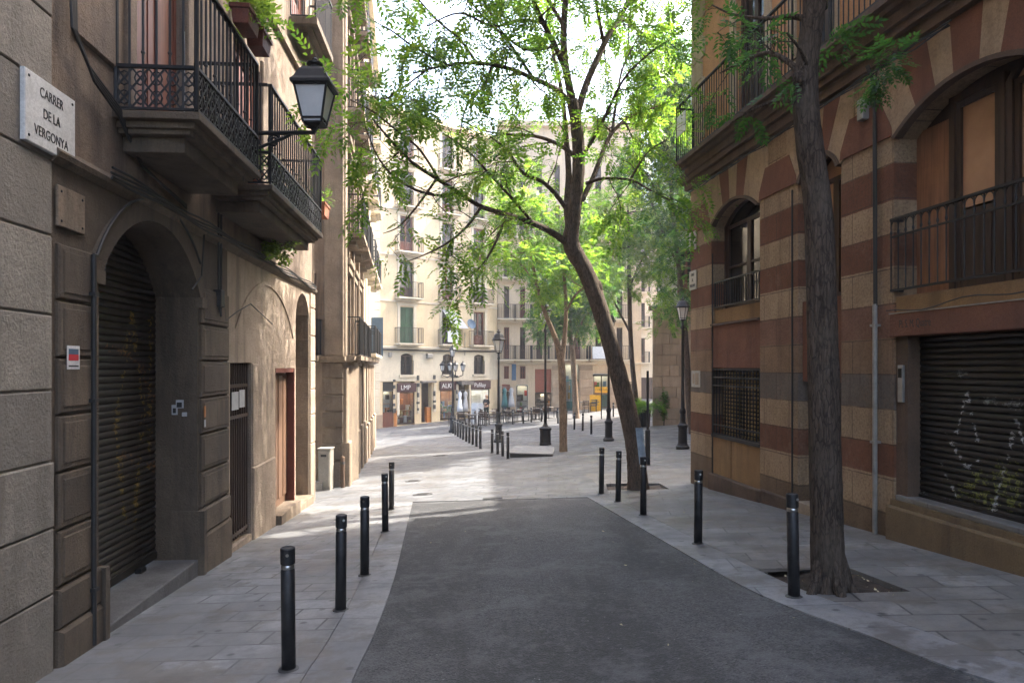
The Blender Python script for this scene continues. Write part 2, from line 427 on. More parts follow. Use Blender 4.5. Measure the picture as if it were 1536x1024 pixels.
def stripes():                                             # the banded courses of the right-hand house
    t = NT('banded_courses')
    z = t.sep()[2]
    wob = t.math('MULTIPLY', t.math('SUBTRACT', t.noise(7, 5, .7), .5), .035)
    fz = t.math('DIVIDE', t.math('ADD', t.math('ADD', z, wob), 3.0), 6.0)
    T, O, GY = (.42, .295, .18), (.20, .086, .048), (.17, .14, .115)
    seq = [(.22, .15, .09), T, O, T, GY, (.29, .185, .11), (.25, .13, .085), T, O, T, O, T]
    st = [(0., seq[0])] + [((z0 + 3) / 6, seq[i + 1]) for i, z0 in enumerate(ZS)]
    a = t.ramp(fz, st, True)
    dk = t.mix(1.0, a, (.62, .58, .55), 'MULTIPLY')
    a = t.mix(t.ramp(t.noise(2.2, 8, .7), [(.38, 0.), (.72, .8)]), a, dk)
    a = t.mix(t.ramp(t.noise(1.7, 8, .8, t.map(loc=(3, 9, 4))), [(.52, 0.), (.68, .45)]), a, (.30, .19, .125))
    br = t.n.new('ShaderNodeTexBrick'); t.l(t.map((1, 1, 1), rot=(R(-90), 0, 0), loc=(0, .52, 0)), br.inputs['Vector']); br.inputs['Scale'].default_value = 1; br.inputs['Brick Width'].default_value = .8; br.inputs['Row Height'].default_value = .4267; br.inputs['Mortar Size'].default_value = .009; br.inputs['Mortar Smooth'].default_value = .4
    a = t.mix(t.math('MULTIPLY', br.outputs['Fac'], t.ramp(t.noise(4, 5, .7), [(.35, .15), (.6, .85)])), a, (.085, .058, .04))
    a = t.mix(1.0, a, t.mix(br.outputs['Color'], (.82, .82, .82), (1.06, 1.05, 1.03)), 'MULTIPLY')
    a = t.mix(t.ramp(t.noise(1.0, 7, .7, t.map((5, 5, .5))), [(.52, 0.), (.75, .55)]), a, (.07, .045, .03))
    a = t.mix(t.ramp(t.noise(14, 5, .8), [(.66, 0.), (.72, .55)]), a, (.45, .33, .24))
    a = t.mix(t.ramp(t.noise(28, 4, .75), [(.36, .45), (.56, 0.)]), a, (.07, .045, .03))
    n = t.bump(t.noise(28, 7, .78), 1, .035)
    n = t.bump(t.noise(5, 5, .6), .4, .04, n)
    return t.fin(a, .9, n, 0, .25)
mats()
# ================================================================== shared building parts
def railing(par, fr, u0, u1, proj, z0, z1, step=.11, band=0.0, r=.011, name='railing', mat='iron', ends=True, belly=0, yb=0.0):
    """iron railing round three sides of a balcony: bottom and top rails, uprights, and a lattice band at the foot when band > 0"""
    m = MB(); yf = -proj
    def rail(z, h, d):
        m.box(u0, u1, yf - d/2, yf + d/2, z - h/2, z + h/2)
        if ends:
            m.box(u0 - d/2, u0 + d/2, yf + d/2, yb, z - h/2, z + h/2); m.box(u1 - d/2, u1 + d/2, yf + d/2, yb, z - h/2, z + h/2)
    rail(z1, .028, .05); rail(z0 + .03, .022, .03)
    if band: rail(z0 + band, .03, .04)
    segs = [((u0, yf), (u1, yf))]
    if ends: segs += [((u0, yb), (u0, yf)), ((u1, yf), (u1, yb))]
    for (a, b) in segs:
        L = math.hypot(b[0]-a[0], b[1]-a[1]); n = max(1, round(L / step))
        for i in range(n + 1):
            k = i / n; x, y = a[0] + (b[0]-a[0])*k, a[1] + (b[1]-a[1])*k
            rr = r * 1.9 if i in (0, n) else r
            if belly and i not in (0, n):
                m.tube([(x, y, z0 + .03), (x, y - belly, z0 + .25*(z1-z0)), (x, y - belly*.4, z0 + .55*(z1-z0)), (x, y, z1)], rr, 6)
            else:
                m.tube([(x, y, z0 + .03), (x, y, z1)], rr, 6)
            if band and i % 2 == 0: m.ball((x, y, z0 + band + .13), .02, .02, .022, 6, 4)
        if band:
            nb = max(2, round(L / .15)); h0, h1 = z0 + .045, z0 + band - .02; hm = (h0 + h1) / 2
            for i in range(nb):
                pa = [a[c] + (b[c]-a[c]) * i / nb for c in (0, 1)]; pb = [a[c] + (b[c]-a[c]) * (i+1) / nb for c in (0, 1)]
                pm = [(pa[c] + pb[c]) / 2 for c in (0, 1)]
                for (q0, q1) in ((h0, hm), (hm, h1)):
                    m.tube([(*pa, q0), (*pb, q1)], .011, 4); m.tube([(*pa, q1), (*pb, q0)], .011, 4)
                    ring = [(pm[0] + (pb[0]-pa[0])*.36*math.cos(t), pm[1] + (pb[1]-pa[1])*.36*math.cos(t), (q0+q1)/2 + (q1-q0)*.36*math.sin(t)) for t in [2*math.pi*k/8 for k in range(9)]]
                    m.tube(ring, .009, 4, False)
    return m.build(name, MT[mat], par, fr)

def balcony(root, fr, u0, u1, zb, zt, proj, z1, mat, step=.11, band=0.0, layers=None, r=.009, rmat='iron', belly=0, railproj=None):
    m = MB(); layers = layers or [(0, .35, .55), (.35, .55, .78), (.55, 1, 1)]
    h = zt - zb
    for a, b, k in layers:
        e = proj * (1 - k)
        m.box(u0 + e, u1 - e, -proj + e, .02, zb + h * a, zb + h * b)
    bal = m.build('balcony', MT[mat], root, fr, .008)
    railing(bal, fr, u0 + .04, u1 - .04, (railproj or proj) - .04, zt, z1, step, band, r, 'railing', rmat, True, belly)
    return bal

def win(root, fr, u0, u1, z0, z1, y, leaf='wood_dark', glass='glass', name='window', bars=1, solid=.0, fw=.06, rise=0.0, mull=True):
    """glazed casement or french door: wooden frame, leaves with rails, a pane"""
    m = MB(); d = .05
    m.box(u0, u0 + fw, y - d, y + d, z0, z1); m.box(u1 - fw, u1, y - d, y + d, z0, z1)
    if rise:
        pts = arch(u0 + fw, u1 - fw, z1, rise, 10); out = arch(u0, u1, z1, rise + fw*.6, 10)
        m.prism(out + pts[::-1], y - d, y + d)
    else:
        m.box(u0 + fw, u1 - fw, y - d, y + d, z1 - fw, z1)
    c = (u0 + u1) / 2; zt = z1 - (0 if rise else fw); zb = z0
    for a, b in (((u0 + fw, c), (c, u1 - fw)) if mull else ((u0 + fw, u1 - fw),)):
        w = .065 if (u1 - u0) > .7 else .045
        m.box(a, a + w, y - .028, y + .028, zb, zt); m.box(b - w, b, y - .03, y + .03, zb, zt)
        m.box(a + w, b - w, y - .026, y + .026, zb, zb + w * 1.4); m.box(a + w, b - w, y - .026, y + .026, zt - w, zt)
        H = zt - zb
        if solid:
            m.box(a + w, b - w, y - .018, y + .018, zb + w * 1.4, zb + H * solid)
            m.box(a + w + .05, b - w - .05, y - .03, y - .018, zb + w * 1.4 + .06, zb + H * solid - .08)
        for i in range(1, bars + 1):
            zz = zb + H * (solid + (1 - solid) * i / (bars + 1)); m.box(a + w, b - w, y - .02, y + .02, zz - .018, zz + .018)
    o = m.build(name, MT[leaf], root, fr)
    p = MB(); lo = z0 + (z1 - z0) * solid
    if rise: p.prism([(u0 + fw*.5, lo), (u1 - fw*.5, lo)] + arch(u0 + fw*.5, u1 - fw*.5, z1, rise, 10), y + .006, y + .014)
    else: p.box(u0 + fw*.5, u1 - fw*.5, y + .006, y + .014, lo, z1 - fw*.5)
    p.build('pane', MT[glass], o, fr)
    return o

def shutter_door(root, fr, u0, u1, z0, z1, y, mat, name='shutter', n=2):
    m = MB(); m.box(u0, u1, y + .02, y + .05, z0, z1)
    w = (u1 - u0) / n
    for i in range(n):
        a, b = u0 + i * w, u0 + (i + 1) * w
        m.box(a, a + .05, y - .02, y + .02, z0, z1); m.box(b - .05, b, y - .02, y + .02, z0, z1)
        for k in (0, .48, 1):
            zz = z0 + (z1 - z0 - .1) * k; m.box(a + .05, b - .05, y - .02, y + .02, zz, zz + .1)
        k = z0 + .12
        while k < z1 - .12:
            m.box(a + .05, b - .05, y - .008, y + .02, k, k + .022); k += .045
    return m.build(name, MT[mat], root, fr)

def roller(root, fr, u0, u1, z0, z1, y, mat, pitch=.075, strokes=()):
    """roller shutter of curved steel slats; sprayed strokes are the slat facets they cover: (material, half width, cover, [((u, z), (u, z)) ...])"""
    m = MB(); pts = []; z = z0; rnd = random.Random(5)
    while z < z1:
        for k in range(6):
            t = k / 6; pts.append((y - .016 * math.sin(math.pi * t) ** .8 if k else y + .006, z + pitch * t))
        z += pitch
    nc = int((u1 - u0) / .014) if strokes else 1
    rows = [m.add([(u0 + (u1 - u0) * c / nc, p[0], p[1]) for c in range(nc + 1)]) for p in pts]
    noise = {}
    for i in range(len(pts) - 1):
        zc = (pts[i][1] + pts[i+1][1]) / 2
        for c in range(nc):
            m.cur = 0; uc = u0 + (u1 - u0) * (c + .5) / nc
            for q, (mt, hw, cov, segs) in enumerate(strokes):
                for (p, e) in segs:
                    dx, dz = e[0] - p[0], e[1] - p[1]; h = max(0, min(1, ((uc - p[0]) * dx + (zc - p[1]) * dz) / (dx*dx + dz*dz + 1e-9)))
                    d = math.hypot(uc - p[0] - h * dx, zc - p[1] - h * dz)
                    w = hw * (1 + .35 * math.sin(h * 9 + p[0] * 5))
                    if d < w:
                        key = (int(uc / .05), int(zc / .04)); wear = noise.setdefault(key, rnd.random())
                        if wear < cov and rnd.random() < cov * 1.25 * (1.25 - d / w): m.cur = q + 1
            m.face((rows[i] + c, rows[i] + c + 1, rows[i+1] + c + 1, rows[i+1] + c))
    m.cur = 0
    m.box(u0, u1, y - .03, y + .01, z0 - .05, z0 + .035)
    return m.build('roller_shutter', [mat] + [s[0] for s in strokes], root, fr, rec=False)

def slat_metal(name, base):
    t = NT(name)
    a = t.mix(t.ramp(t.noise(1.3, 7, .7), [(.35, 0.), (.7, .8)]), base, dark(base, .5))
    a = t.mix(t.ramp(t.noise(1, 6, .7, t.map((9, 9, 1))), [(.5, 0.), (.75, .6)]), a, dark(base, 1.9))
    return t.fin(a, .5, t.bump(t.noise(40, 4, .7), .2, .004), .25, .4)
SPRAY = {k: simple('spray_paint_' + k, c, .6, 0, .4, 20) for k, c in (('ochre', (.30, .20, .05)), ('rust', (.22, .11, .045)), ('white', (.30, .30, .295)), ('olive', (.15, .16, .04)), ('grey', (.16, .16, .155)))}

# ================================================================== left side
LF = Frame(-3.62 + .08 * 3, 3.0, -.08, 1)                  # facade line of the left-hand houses
uA = LF.U(76); uE = LF.U(471)
# -------- the grey stone house at the very left
def grey_house():
    r = froot('stone_house', LF, 0, 'grey rendered house wall with wide horizontal joints at the left edge of the street', 'house')
    m = MB(); u0 = -9.0
    m.box(u0, uA, 0, 6, -3.2, 15)
    zs = [2.70, 2.145, 1.59, 1.01, .40, -.18, -.73, -1.24, -1.75, -2.45]
    k = 0
    for zt, zb in zip(zs, zs[1:]):
        off = .35 + (k % 2) * .95; us = [uA - .004]
        while us[-1] > -5: us.append(us[-1] - (off + 1.6 if len(us) == 1 else 4.1))
        for b, a in zip(us, us[1:]):
            pr = .018 if zt > -.7 else .03 + .014 * random.random()
            m.blk(a + .006, b - .006, -pr, .01, zb + .007, zt - .007, .01)
        k += 1
    z = 2.70
    while z < 9:
        m.blk(-5, uA - .004, -.016, .01, z + .007, z + .548, .01); z += .555
    m.build('wall', MT['grey_render'], r, LF)
grey_house()

# -------- the house with the arched shutter
def arch_house():
    r = froot('apartment_house', LF, LF.U(220), 'old brown house with an arched roller shutter and ornate black iron balconies', 'house')
    U = LF.U
    zS = 1.62
    a0, a1 = U(148), U(296)
    d0_, d1 = U(345), U(377)
    e0, e1 = U(413), U(441)
    f0, f1 = U(443.5), U(464)
    gd = lambda u: LF.g(u)
    # lower wall, front pier part brown, the rest lighter plaster
    uM = U(341)
    m = MB()
    m.wall(rect(uA, uM, -3.4, zS), [arch_hole(a0, a1, gd(a0) + .05, .84, .66)], 0, .62)
    # rusticated pier blocks both sides of the arch
    zl = [.98, .527, .074, -.38, -.83, -1.285, -1.73]
    for (p0, p1) in ((uA + .06, a0 - .06), (a1 + .06, uM - .03)):
        for zt, zb in zip(zl, zl[1:]):
            m.blk(p0, p1, -.035, .01, zb + .012, zt - .012, .012)
            m.blk(p0 + .05, p1 - .05, -.045, -.03, zb + .06, zt - .06, .008)
        m.blk(p0 - .03, p1 + .03, -.07, .01, -3.2, -2.06, .03); m.blk(p0 - .02, p1 + .02, -.055, .01, -2.05, -1.745, .02)
    # arch ring and imposts
    ring_o = arch(a0 - .2, a1 + .2, .84, .66 + .19, 22); ring_i = arch(a0, a1, .84, .66, 22)
    m.prism(ring_o + ring_i[::-1], -.04, .02)
    m.box(a0 - .22, a0 + .0, -.06, .02, .72, .84); m.box(a1, a1 + .22, -.06, .02, .72, .84)
    m.box(a0 - .06, a0 + .015, -.09, .3, -3, -1.75); m.box(a1 - .015, a1 + .06, -.09, .3, -3, -1.75)
    m.build('wall', MT['brown_stone'], r, LF)
    m = MB()
    m.wall(rect(uM, uE, -3.4, zS), [rect(d0_, d1, gd(d0_) + .05, .06), rect(e0, e1, gd(e0) + .16, -.02), arch_hole(f0, f1, gd(f0) + .1, 1.0, .5)], .0, .75)
    m.box(uE - .02, uE, .0, 5.5, -3.4, 15)
    # relieving arch and plain raised fields in the plaster
    ro = arch(U(352), U(440), .55, .85, 18); ri = arch(U(352) + .06, U(440) - .06, .55, .79, 18)
    m.prism(ro + ri[::-1], -.018, .01)
    m.blk(U(378), U(411.5), -.03, .01, -3, -1.55, .02); m.blk(U(378), U(386), -.015, .01, -1.54, .05, .012)
    for (q0, q1) in ((U(464.3), U(471)), ):
        z = -3.0
        for h in (1.35, .62, .55, .6, .55, .6, .6):
            m.blk(q0, q1, -.03, .01, z + .008, min(z + h, zS - .02) - .008, .012); z += h
    m.build('wall', MT['warm_plaster'], r, LF)
    # far jamb blocks of the tall arch
    m = MB(); z = -3.0
    for h in (1.1, .66, .6, .62, .6, .55):
        m.box(f1 - .035, f1 + .002, .012, .74, z + .008, z + h - .008); z += h
    m.build('door_jamb', MT['sand_stone'], r, LF)
    # upper wall
    b1 = (LF.U(205), LF.U(279)); y1 = 2.38
    g1 = (6.95, 8.35)                                      # second balcony door (u)
    up = [rect(b1[0], b1[1], 2.40, 4.75), rect(g1[0], g1[1], 2.40, 4.75)]
    for a, b in ((b1[0], b1[1]), (g1[0], g1[1]), (10.55, 11.75)):
        for zz in (6.75, 10.4): up.append(rect(a, b, zz, zz + 2.3))
    m = MB()
    m.wall(rect(uA, uE, zS, 15), up, .03, .35)
    m.box(uA, uE, -.35, 6, 15, 15.3)
    ms = MB(); ms.prof([(-.015, zS - .03), (-.065, zS + .01), (-.08, zS + .05), (-.03, zS + .11), (.03, zS + .11), (.03, zS - .03)], uA - .02, uE)
    ms.build('string_course', MT['brown_stone'], r, LF)
    # raised fields beside the first balcony
    m.blk(uA + .35, b1[0] - .32, -.005, .04, 2.75, 5.2, .02)
    m.blk(b1[0] - .2, b1[0] - .02, -.02, .04, 2.36, 4.95, .015); m.blk(b1[1] + .02, b1[1] + .2, -.02, .04, 2.36, 4.95, .015)
    m.blk(g1[0] - .2, g1[0] - .02, -.02, .04, 2.36, 4.95, .015); m.blk(g1[1] + .02, g1[1] + .2, -.02, .04, 2.36, 4.95, .015)
    m.box(uA, uE, -.05, .04, 5.9, 6.05)
    m.build('upper_wall', MT['pink_plaster'], r, LF)
    # doors on the upper floors
    for (a, b) in (b1, g1):
        win(r, LF, a, b, 2.40, 4.75, .16, 'wood_red', 'glass', 'balcony_door', 0, .93)
    for a, b in ((b1[0], b1[1]), (g1[0], g1[1]), (10.55, 11.75)):
        for zz in (6.75, 10.4): win(r, LF, a, b, zz, zz + 2.3, .16, 'wood_red', 'glass', 'balcony_door', 1, .3)
    # the ornate balconies
    lay = [(0, .45, .72), (.45, .6, .84), (.6, .78, .9), (.78, 1, 1)]
    B1 = (LF.U(171), 5.5); B2 = (6.02, 9.5)
    bo1 = balcony(r, LF, B1[0], B1[1], 2.04, 2.36, .76, 3.66, 'brown_stone', .125, .42, lay, .0115)
    bo2 = balcony(r, LF, B2[0], B2[1], 2.04, 2.36, .76, 3.66, 'brown_stone', .125, .42, lay, .0115)
    for zz in (6.35, 10.0):
        for a, b in ((b1[0] - .35, b1[1] + .35), (g1[0] - .45, g1[1] + .45), (10.3, 12.05)):
            balcony(r, LF, a, b, zz, zz + .3, .5, zz + 1.35, 'brown_stone', .12, 0, None, .009)
    # arched roller shutter with traces of spray paint, and its doorstep
    px = lambda p, q: (LF.pix(*p, .5), LF.pix(*q, .5))
    st = [(SPRAY['ochre'], .055, .48, [px((196, 470), (172, 640)), px((196, 470), (214, 610)), px((214, 610), (200, 790)), px((172, 640), (186, 780)), px((225, 480), (222, 700))]),
          (SPRAY['rust'], .06, .42, [px((160, 520), (205, 540)), px((205, 540), (228, 600)), px((180, 680), (232, 700))])]
    roller(r, LF, a0 - .05, a1 + .05, gd(a0) + .13, 1.62, .5, slat_metal('dark_steel_slats', (.032, .027, .022)), .072, st)
    m = MB(); m.box(a0 + .08, a1 - .02, -.02, .62, -3, gd(a0) + .06); m.build('doorstep', MT['step'], r, LF, .015)
    m = MB()
    for k in (.35, .75): m.box(a0 + (a1 - a0) * k, a0 + (a1 - a0) * k + .13, .40, .47, gd(a0) + .06, gd(a0) + .11)
    m.build('shutter_bolt', MT['iron'], r, LF)
    # barred gate
    g0 = gd(d0_) + .05
    m = MB(); m.box(d0_, d1, .12, .15, g0, .06)
    n = 9
    for i in range(n + 1):
        u = d0_ + .03 + (d1 - d0_ - .06) * i / n; m.tube([(u, .06, g0 + .06), (u, .06, .05)], .013, 6)
    for z in (g0 + .1, -.75, -.30): m.box(d0_, d1, .045, .075, z, z + .05)
    gt = m.build('gate', MT['wood_dark'], r, LF)
    m = MB(); m.box(d0_ + .2, d0_ + .5, .035, .042, -.62, -.36); m.box(d0_ + .55, d0_ + .8, .035, .042, -.6, -.34)
    m.build('notice', MT['canvas'], gt, LF)
    # recessed doors of the next two openings
    m = MB(); ge = gd(e0) + .16; m.box(e0, e1, .15, .2, ge, -.02)
    for k in range(4):
        a = e0 + (e1 - e0) * k / 4; m.blk(a + .03, a + (e1 - e0) / 4 - .03, .125, .155, ge + .15, -.15, .015)
    m.build('door', MT['wood_brown'], r, LF)
    m = MB(); m.box(e1 - .05, e1 - .002, -.015, .15, ge, -.03); m.box(e0 + .002, e1 - .06, -.01, .1, -.1, -.025); m.build('door_frame', MT['terra_red'], r, LF)
    m = MB(); m.box(f0, f1, .7, .74, gd(f0), 1.6); m.build('door', MT['wood_dark'], r, LF)
    m = MB(); m.box(e0 - .05, e1 + .05, -.12, .41, -3.2, ge + .012); m.box(f0 + .006, f1 - .04, -.1, .69, -3.2, gd(f0) + .112); m.build('doorstep', MT['sand_stone'], r, LF, .012)
    # drainpipe and the cables strung along the moulding
    m = MB(); u = LF.U(128); m.tube([(u, -.07, gd(u) + .02), (u, -.07, .95)], .021, 10)
    for z in (-1.9, -.3, .6): m.box(u - .035, u + .035, -.1, -.03, z, z + .03)
    m.build('drainpipe', MT['cable'], r, LF)
    m = MB()
    def cab(pts, rr=.011): m.tube(pts, rr, 6)
    uc = LF.U(97)
    for k in range(4):
        o = .03 * k
        cab([(uc - .02 + o, -.04, 5), (uc - .03 + o, -.05, 3.2), (uc + o * .6, -.06, 2.72), (uc + .25 + o, -.06, 2.52 - o), (B1[0] - .06, -.07, 2.37 - o), (B1[0] + .5, -.03, 2.0 - .2 * o), (5.0, -.06, zS + .19 + o * .4)], .013)
    for k in range(4):
        pts = []; u = LF.U(152)
        while u < uE: pts.append((u, -.085 - .012 * (k % 2), zS + .06 + .026 * k + .02 * math.sin(u * 3.1 + k))); u += .35
        cab(pts, .012)
    u = LF.U(128); ring = arch(a0 - .23, a1 + .23, .8, .92, 20)[::-1]
    cab([(u, -.07, .95)] + [(max(p[0], u), -.06, p[1]) for p in ring[1:-3]], .014)
    cab([(LF.U(300), -.05, zS), (LF.U(296), -.05, 1.1), (LF.U(280), -.06, .9)], .01)
    ux = LF.U(322); cab([(ux, -.05, 2.0), (ux, -.05, .98)], .014); cab([(ux + .1, -.05, 2.0), (ux + .1, -.05, 1.0)], .014)
    u = LF.U(330); cab([(u, -.04, 1.0), (u + .1, -.04, .62), (u + .6, -.04, .78), (LF.U(372), -.04, .95), (LF.U(405), -.04, .72)], .008)
    m.build('cable', MT['cable'], r, LF)
    m = MB(); m.blk(ux - .05, ux + .09, -.1, .0, .78, 1.0, .01); m.tube([(ux - .02, -.06, .8), (ux, -.08, .66), (ux + .05, -.06, .8)], .012, 6)
    m.build('junction_box', MT['cable'], r, LF)
    m = MB(); m.box(b1[1] + .01, b1[1] + .15, .02, .028, 2.42, 3.9); m.build('white_cloth', MT['white_cloth'], r, LF)
    return r, B1, B2
ARCH, BAL1, BAL2 = arch_house()

# -------- signs and stickers on the left wall
def plate(fr, name, label, cat, pxl, pxr, yt, yb, mat, th=.03, yoff=-.02, lines=(), size=.1, bolts=True, sq=.8):
    u0, u1 = fr.U(pxl), fr.U(pxr)
    zt = fr.pix(pxl, yt)[1]; zb = fr.pix(pxl, yb)[1]
    r = froot(name, fr, u0, label, cat); p = fr.w((u0 + u1) / 2, 0, zb); r.location = p; WM[r] = Matrix.Translation(p) @ Matrix.Rotation(math.atan2(fr.s, fr.c), 4, 'Z')
    m = MB(); m.blk(u0, u1, yoff - th, yoff, zb, zt, min(.006, th * .4)); m.build('plate', MT[mat], r, fr)
    if bolts:
        m = MB()
        for u in (u0 + .045, u1 - .045):
            for z in (zb + .045, zt - .045): m.ball((u, yoff - th, z), .012, .008, .012, 8, 5)
        m.build('bolt', MT['iron'], r, fr)
    n = len(lines)
    for i, s in enumerate(lines):
        z = zt - (zt - zb) * (i + .75) / (n + .5)
        text_part(s, size, r, MT['ink'], fr.m @ Matrix.Translation(((u0 + u1) / 2, yoff - th - .001, z)), 'lettering', .002, 'CENTER', sq)
    return r
plate(LF, 'street_sign', 'white marble street name sign reading CARRER DE LA VERGONYA', 'sign', 25, 102, 99, 208, 'marble', .035, -.022, ('CARRER', 'DE LA', 'VERGONYA'), .105)
plate(LF, 'wall_plaque', 'blank rust stained stone plaque below the street name sign', 'plaque', 81, 122, 276, 338, 'sand_stone', .02, -.012)
def sticker():
    u0, u1 = LF.U(91), LF.U(110); r = froot('sticker', LF, u0, 'small white notice with red and blue print on the brown pier', 'sticker')
    m = MB(); m.box(u0, u1, -.05, -.047, -.02, .17); m.build('paper', MT['white_paint'], r, LF)
    m = MB(); m.box(u0 + .02, u1 - .02, -.052, -.0505, .05, .10); m.build('red_print', simple('red_print', (.5, .03, .04), .6), r, LF)
    m = MB(); m.box(u0 + .02, u1 - .02, -.052, -.0505, .10, .145); m.build('blue_print', MT['blue'], r, LF)
    m = MB(); m.box(u0 + .02, u1 - .02, -.052, -.0505, .0, .012); m.build('small_print', MT['ink'], r, LF)
sticker()
def torn():
    a1 = LF.U(296); p = LF.w(a1, .2, -.55); r = empty('sticker', p, 0, 'torn white and black sticker on the far jamb of the arched shutter doorway', 'sticker')
    m = MB(); 
    for (y, z, w, h) in ((.16, -.50, .09, .10), (.23, -.58, .07, .12), (.12, -.60, .06, .05)): m.box(a1 - .004, a1 - .001, y, y + w, z, z + h)
    m.build('paper', MT['canvas'], r, LF)
    m = MB(); m.box(a1 - .007, a1 - .005, .18, .24, -.49, -.43); m.box(a1 - .007, a1 - .005, .25, .285, -.56, -.5); m.build('print', MT['ink'], r, LF)
    u = LF.U(300); p = LF.w(u, -.05, -.7); r = empty('sticker', p, 0, 'narrow orange and white sticker on the brown pier right of the arch', 'sticker')
    m = MB(); m.box(u, u + .055, -.052, -.048, -.62, -.48); m.build('orange_print', MT['orange_panel'], r, LF)
    m = MB(); m.box(u, u + .055, -.052, -.048, -.74, -.65); m.build('paper', MT['canvas'], r, LF)
torn()

# -------- houses beyond the alley on the left
AF = Frame(-4.34, 18.0, -2.36, 15.5)                       # their street front
BF = Frame(-9.0, 18.0, 1, 0)                               # the flank that looks down the alley towards us
def alley_house():
    r = froot('apartment_house', AF, 0, 'sandstone corner house with banded stone flank and a row of small balconies beyond the alley', 'house')
    L = 7.4; uR = 4.66
    m = MB()
    m.box(.05, L, .05, 8, -3.8, .12)                          # core
    for u in (0, 1.75, 3.55, 5.4, 7.0):                   # ground floor piers with plinths
        m.blk(u + .02, u + .62, -.10, .06, -3.8, -.02, .03); m.blk(u - .02, u + .68, -.18, .06, -3.8, -1.95, .03)
    m.build('ground_floor', MT['sand_stone'], r, AF)
    m = MB()
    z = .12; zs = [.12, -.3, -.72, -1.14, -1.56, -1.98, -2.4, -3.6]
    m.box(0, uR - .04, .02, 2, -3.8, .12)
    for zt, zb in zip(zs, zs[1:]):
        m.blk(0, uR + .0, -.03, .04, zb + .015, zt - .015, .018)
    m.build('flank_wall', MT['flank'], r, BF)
    m = MB()
    for u in (.62, 2.4, 4.2, 6.05): m.box(u, u + 1.1, .02, .06, -3.6, -.1)
    m.build('door', MT['wood_dark'], r, AF)
    m = MB(); m.prof([(-.12, .12), (-.28, .18), (-.3, .27), (.1, .27), (.1, .12)], -.1, L)
    m.build('cornice', MT['sand_stone'], r, AF)
    m = MB(); m.prof([(-.1, .12), (-.24, .18), (-.26, .27), (.1, .27), (.1, .12)], 0, uR + .1); m.build('cornice', MT['sand_stone'], r, BF)
    # upper walls
    cols = (.75, 2.9, 5.1); holes = []
    for c in cols:
        for z in (.3, 3.55, 6.85, 9.9): holes.append(rect(c, c + 1.1, z + .02, z + 2.35))
    m = MB(); m.wall(rect(0, L, .27, 14), holes, 0, .3)
    m.box(-.1, L, -.35, 6, 14, 14.3)
    for u in (0, 2.2, 4.45, 6.75):
        m.blk(u + .02, u + .5, -.07, .02, .28, 13.7, .02)
    for u in (2.02, 4.3, 6.6): m.tube([(u, -.1, -3.4), (u, -.1, 13.5)], .045, 6)
    for c in cols:
        for z in (.3, 3.55, 6.85, 9.9):
            m.blk(c - .18, c - .01, -.05, .02, z, z + 2.4, .01); m.blk(c + 1.11, c + 1.28, -.05, .02, z, z + 2.4, .01); m.blk(c - .25, c + 1.35, -.16, .02, z + 2.42, z + 2.58, .02)
    for c in cols:
        for z in (3.3, 6.6, 9.6): m.box(c - .12, c + 1.22, -.1, .02, z - .75, z - .62)
    m.build('upper_wall', MT['sand_stone'], r, AF)
    for c in cols:
        for i, z in enumerate((.3, 3.55, 6.85, 9.9)):
            win(r, AF, c, c + 1.1, z + .02, z + 2.35, .12, 'wood_grey', 'glass', 'balcony_door', 1, .3)
            balcony(r, AF, c - .25, c + 1.35, z - .28, z, .5 if i else .42, z + 1.02, 'sand_stone', .12, 0, None, .009)
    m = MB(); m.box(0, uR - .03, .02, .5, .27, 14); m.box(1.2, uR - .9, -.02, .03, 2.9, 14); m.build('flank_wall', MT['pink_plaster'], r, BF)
    m = MB(); m.blk(uR - .48, uR + .02, -.06, .06, .28, 14, .02); m.build('corner_strip', MT['sand_stone'], r, BF)
    m = MB(); m.box(uR - 1.75, uR - .55, -.38, .02, .14, .28); b = m.build('balcony', MT['sand_stone'], r, BF, .01)
    railing(b, BF, uR - 1.72, uR - .58, .35, .28, 1.2, .09)
    m = MB(); m.box(uR - 1.6, uR - .7, -.012, .03, .28, 2.4); m.build('balcony_door', MT['wood_dark'], r, BF)
alley_house()
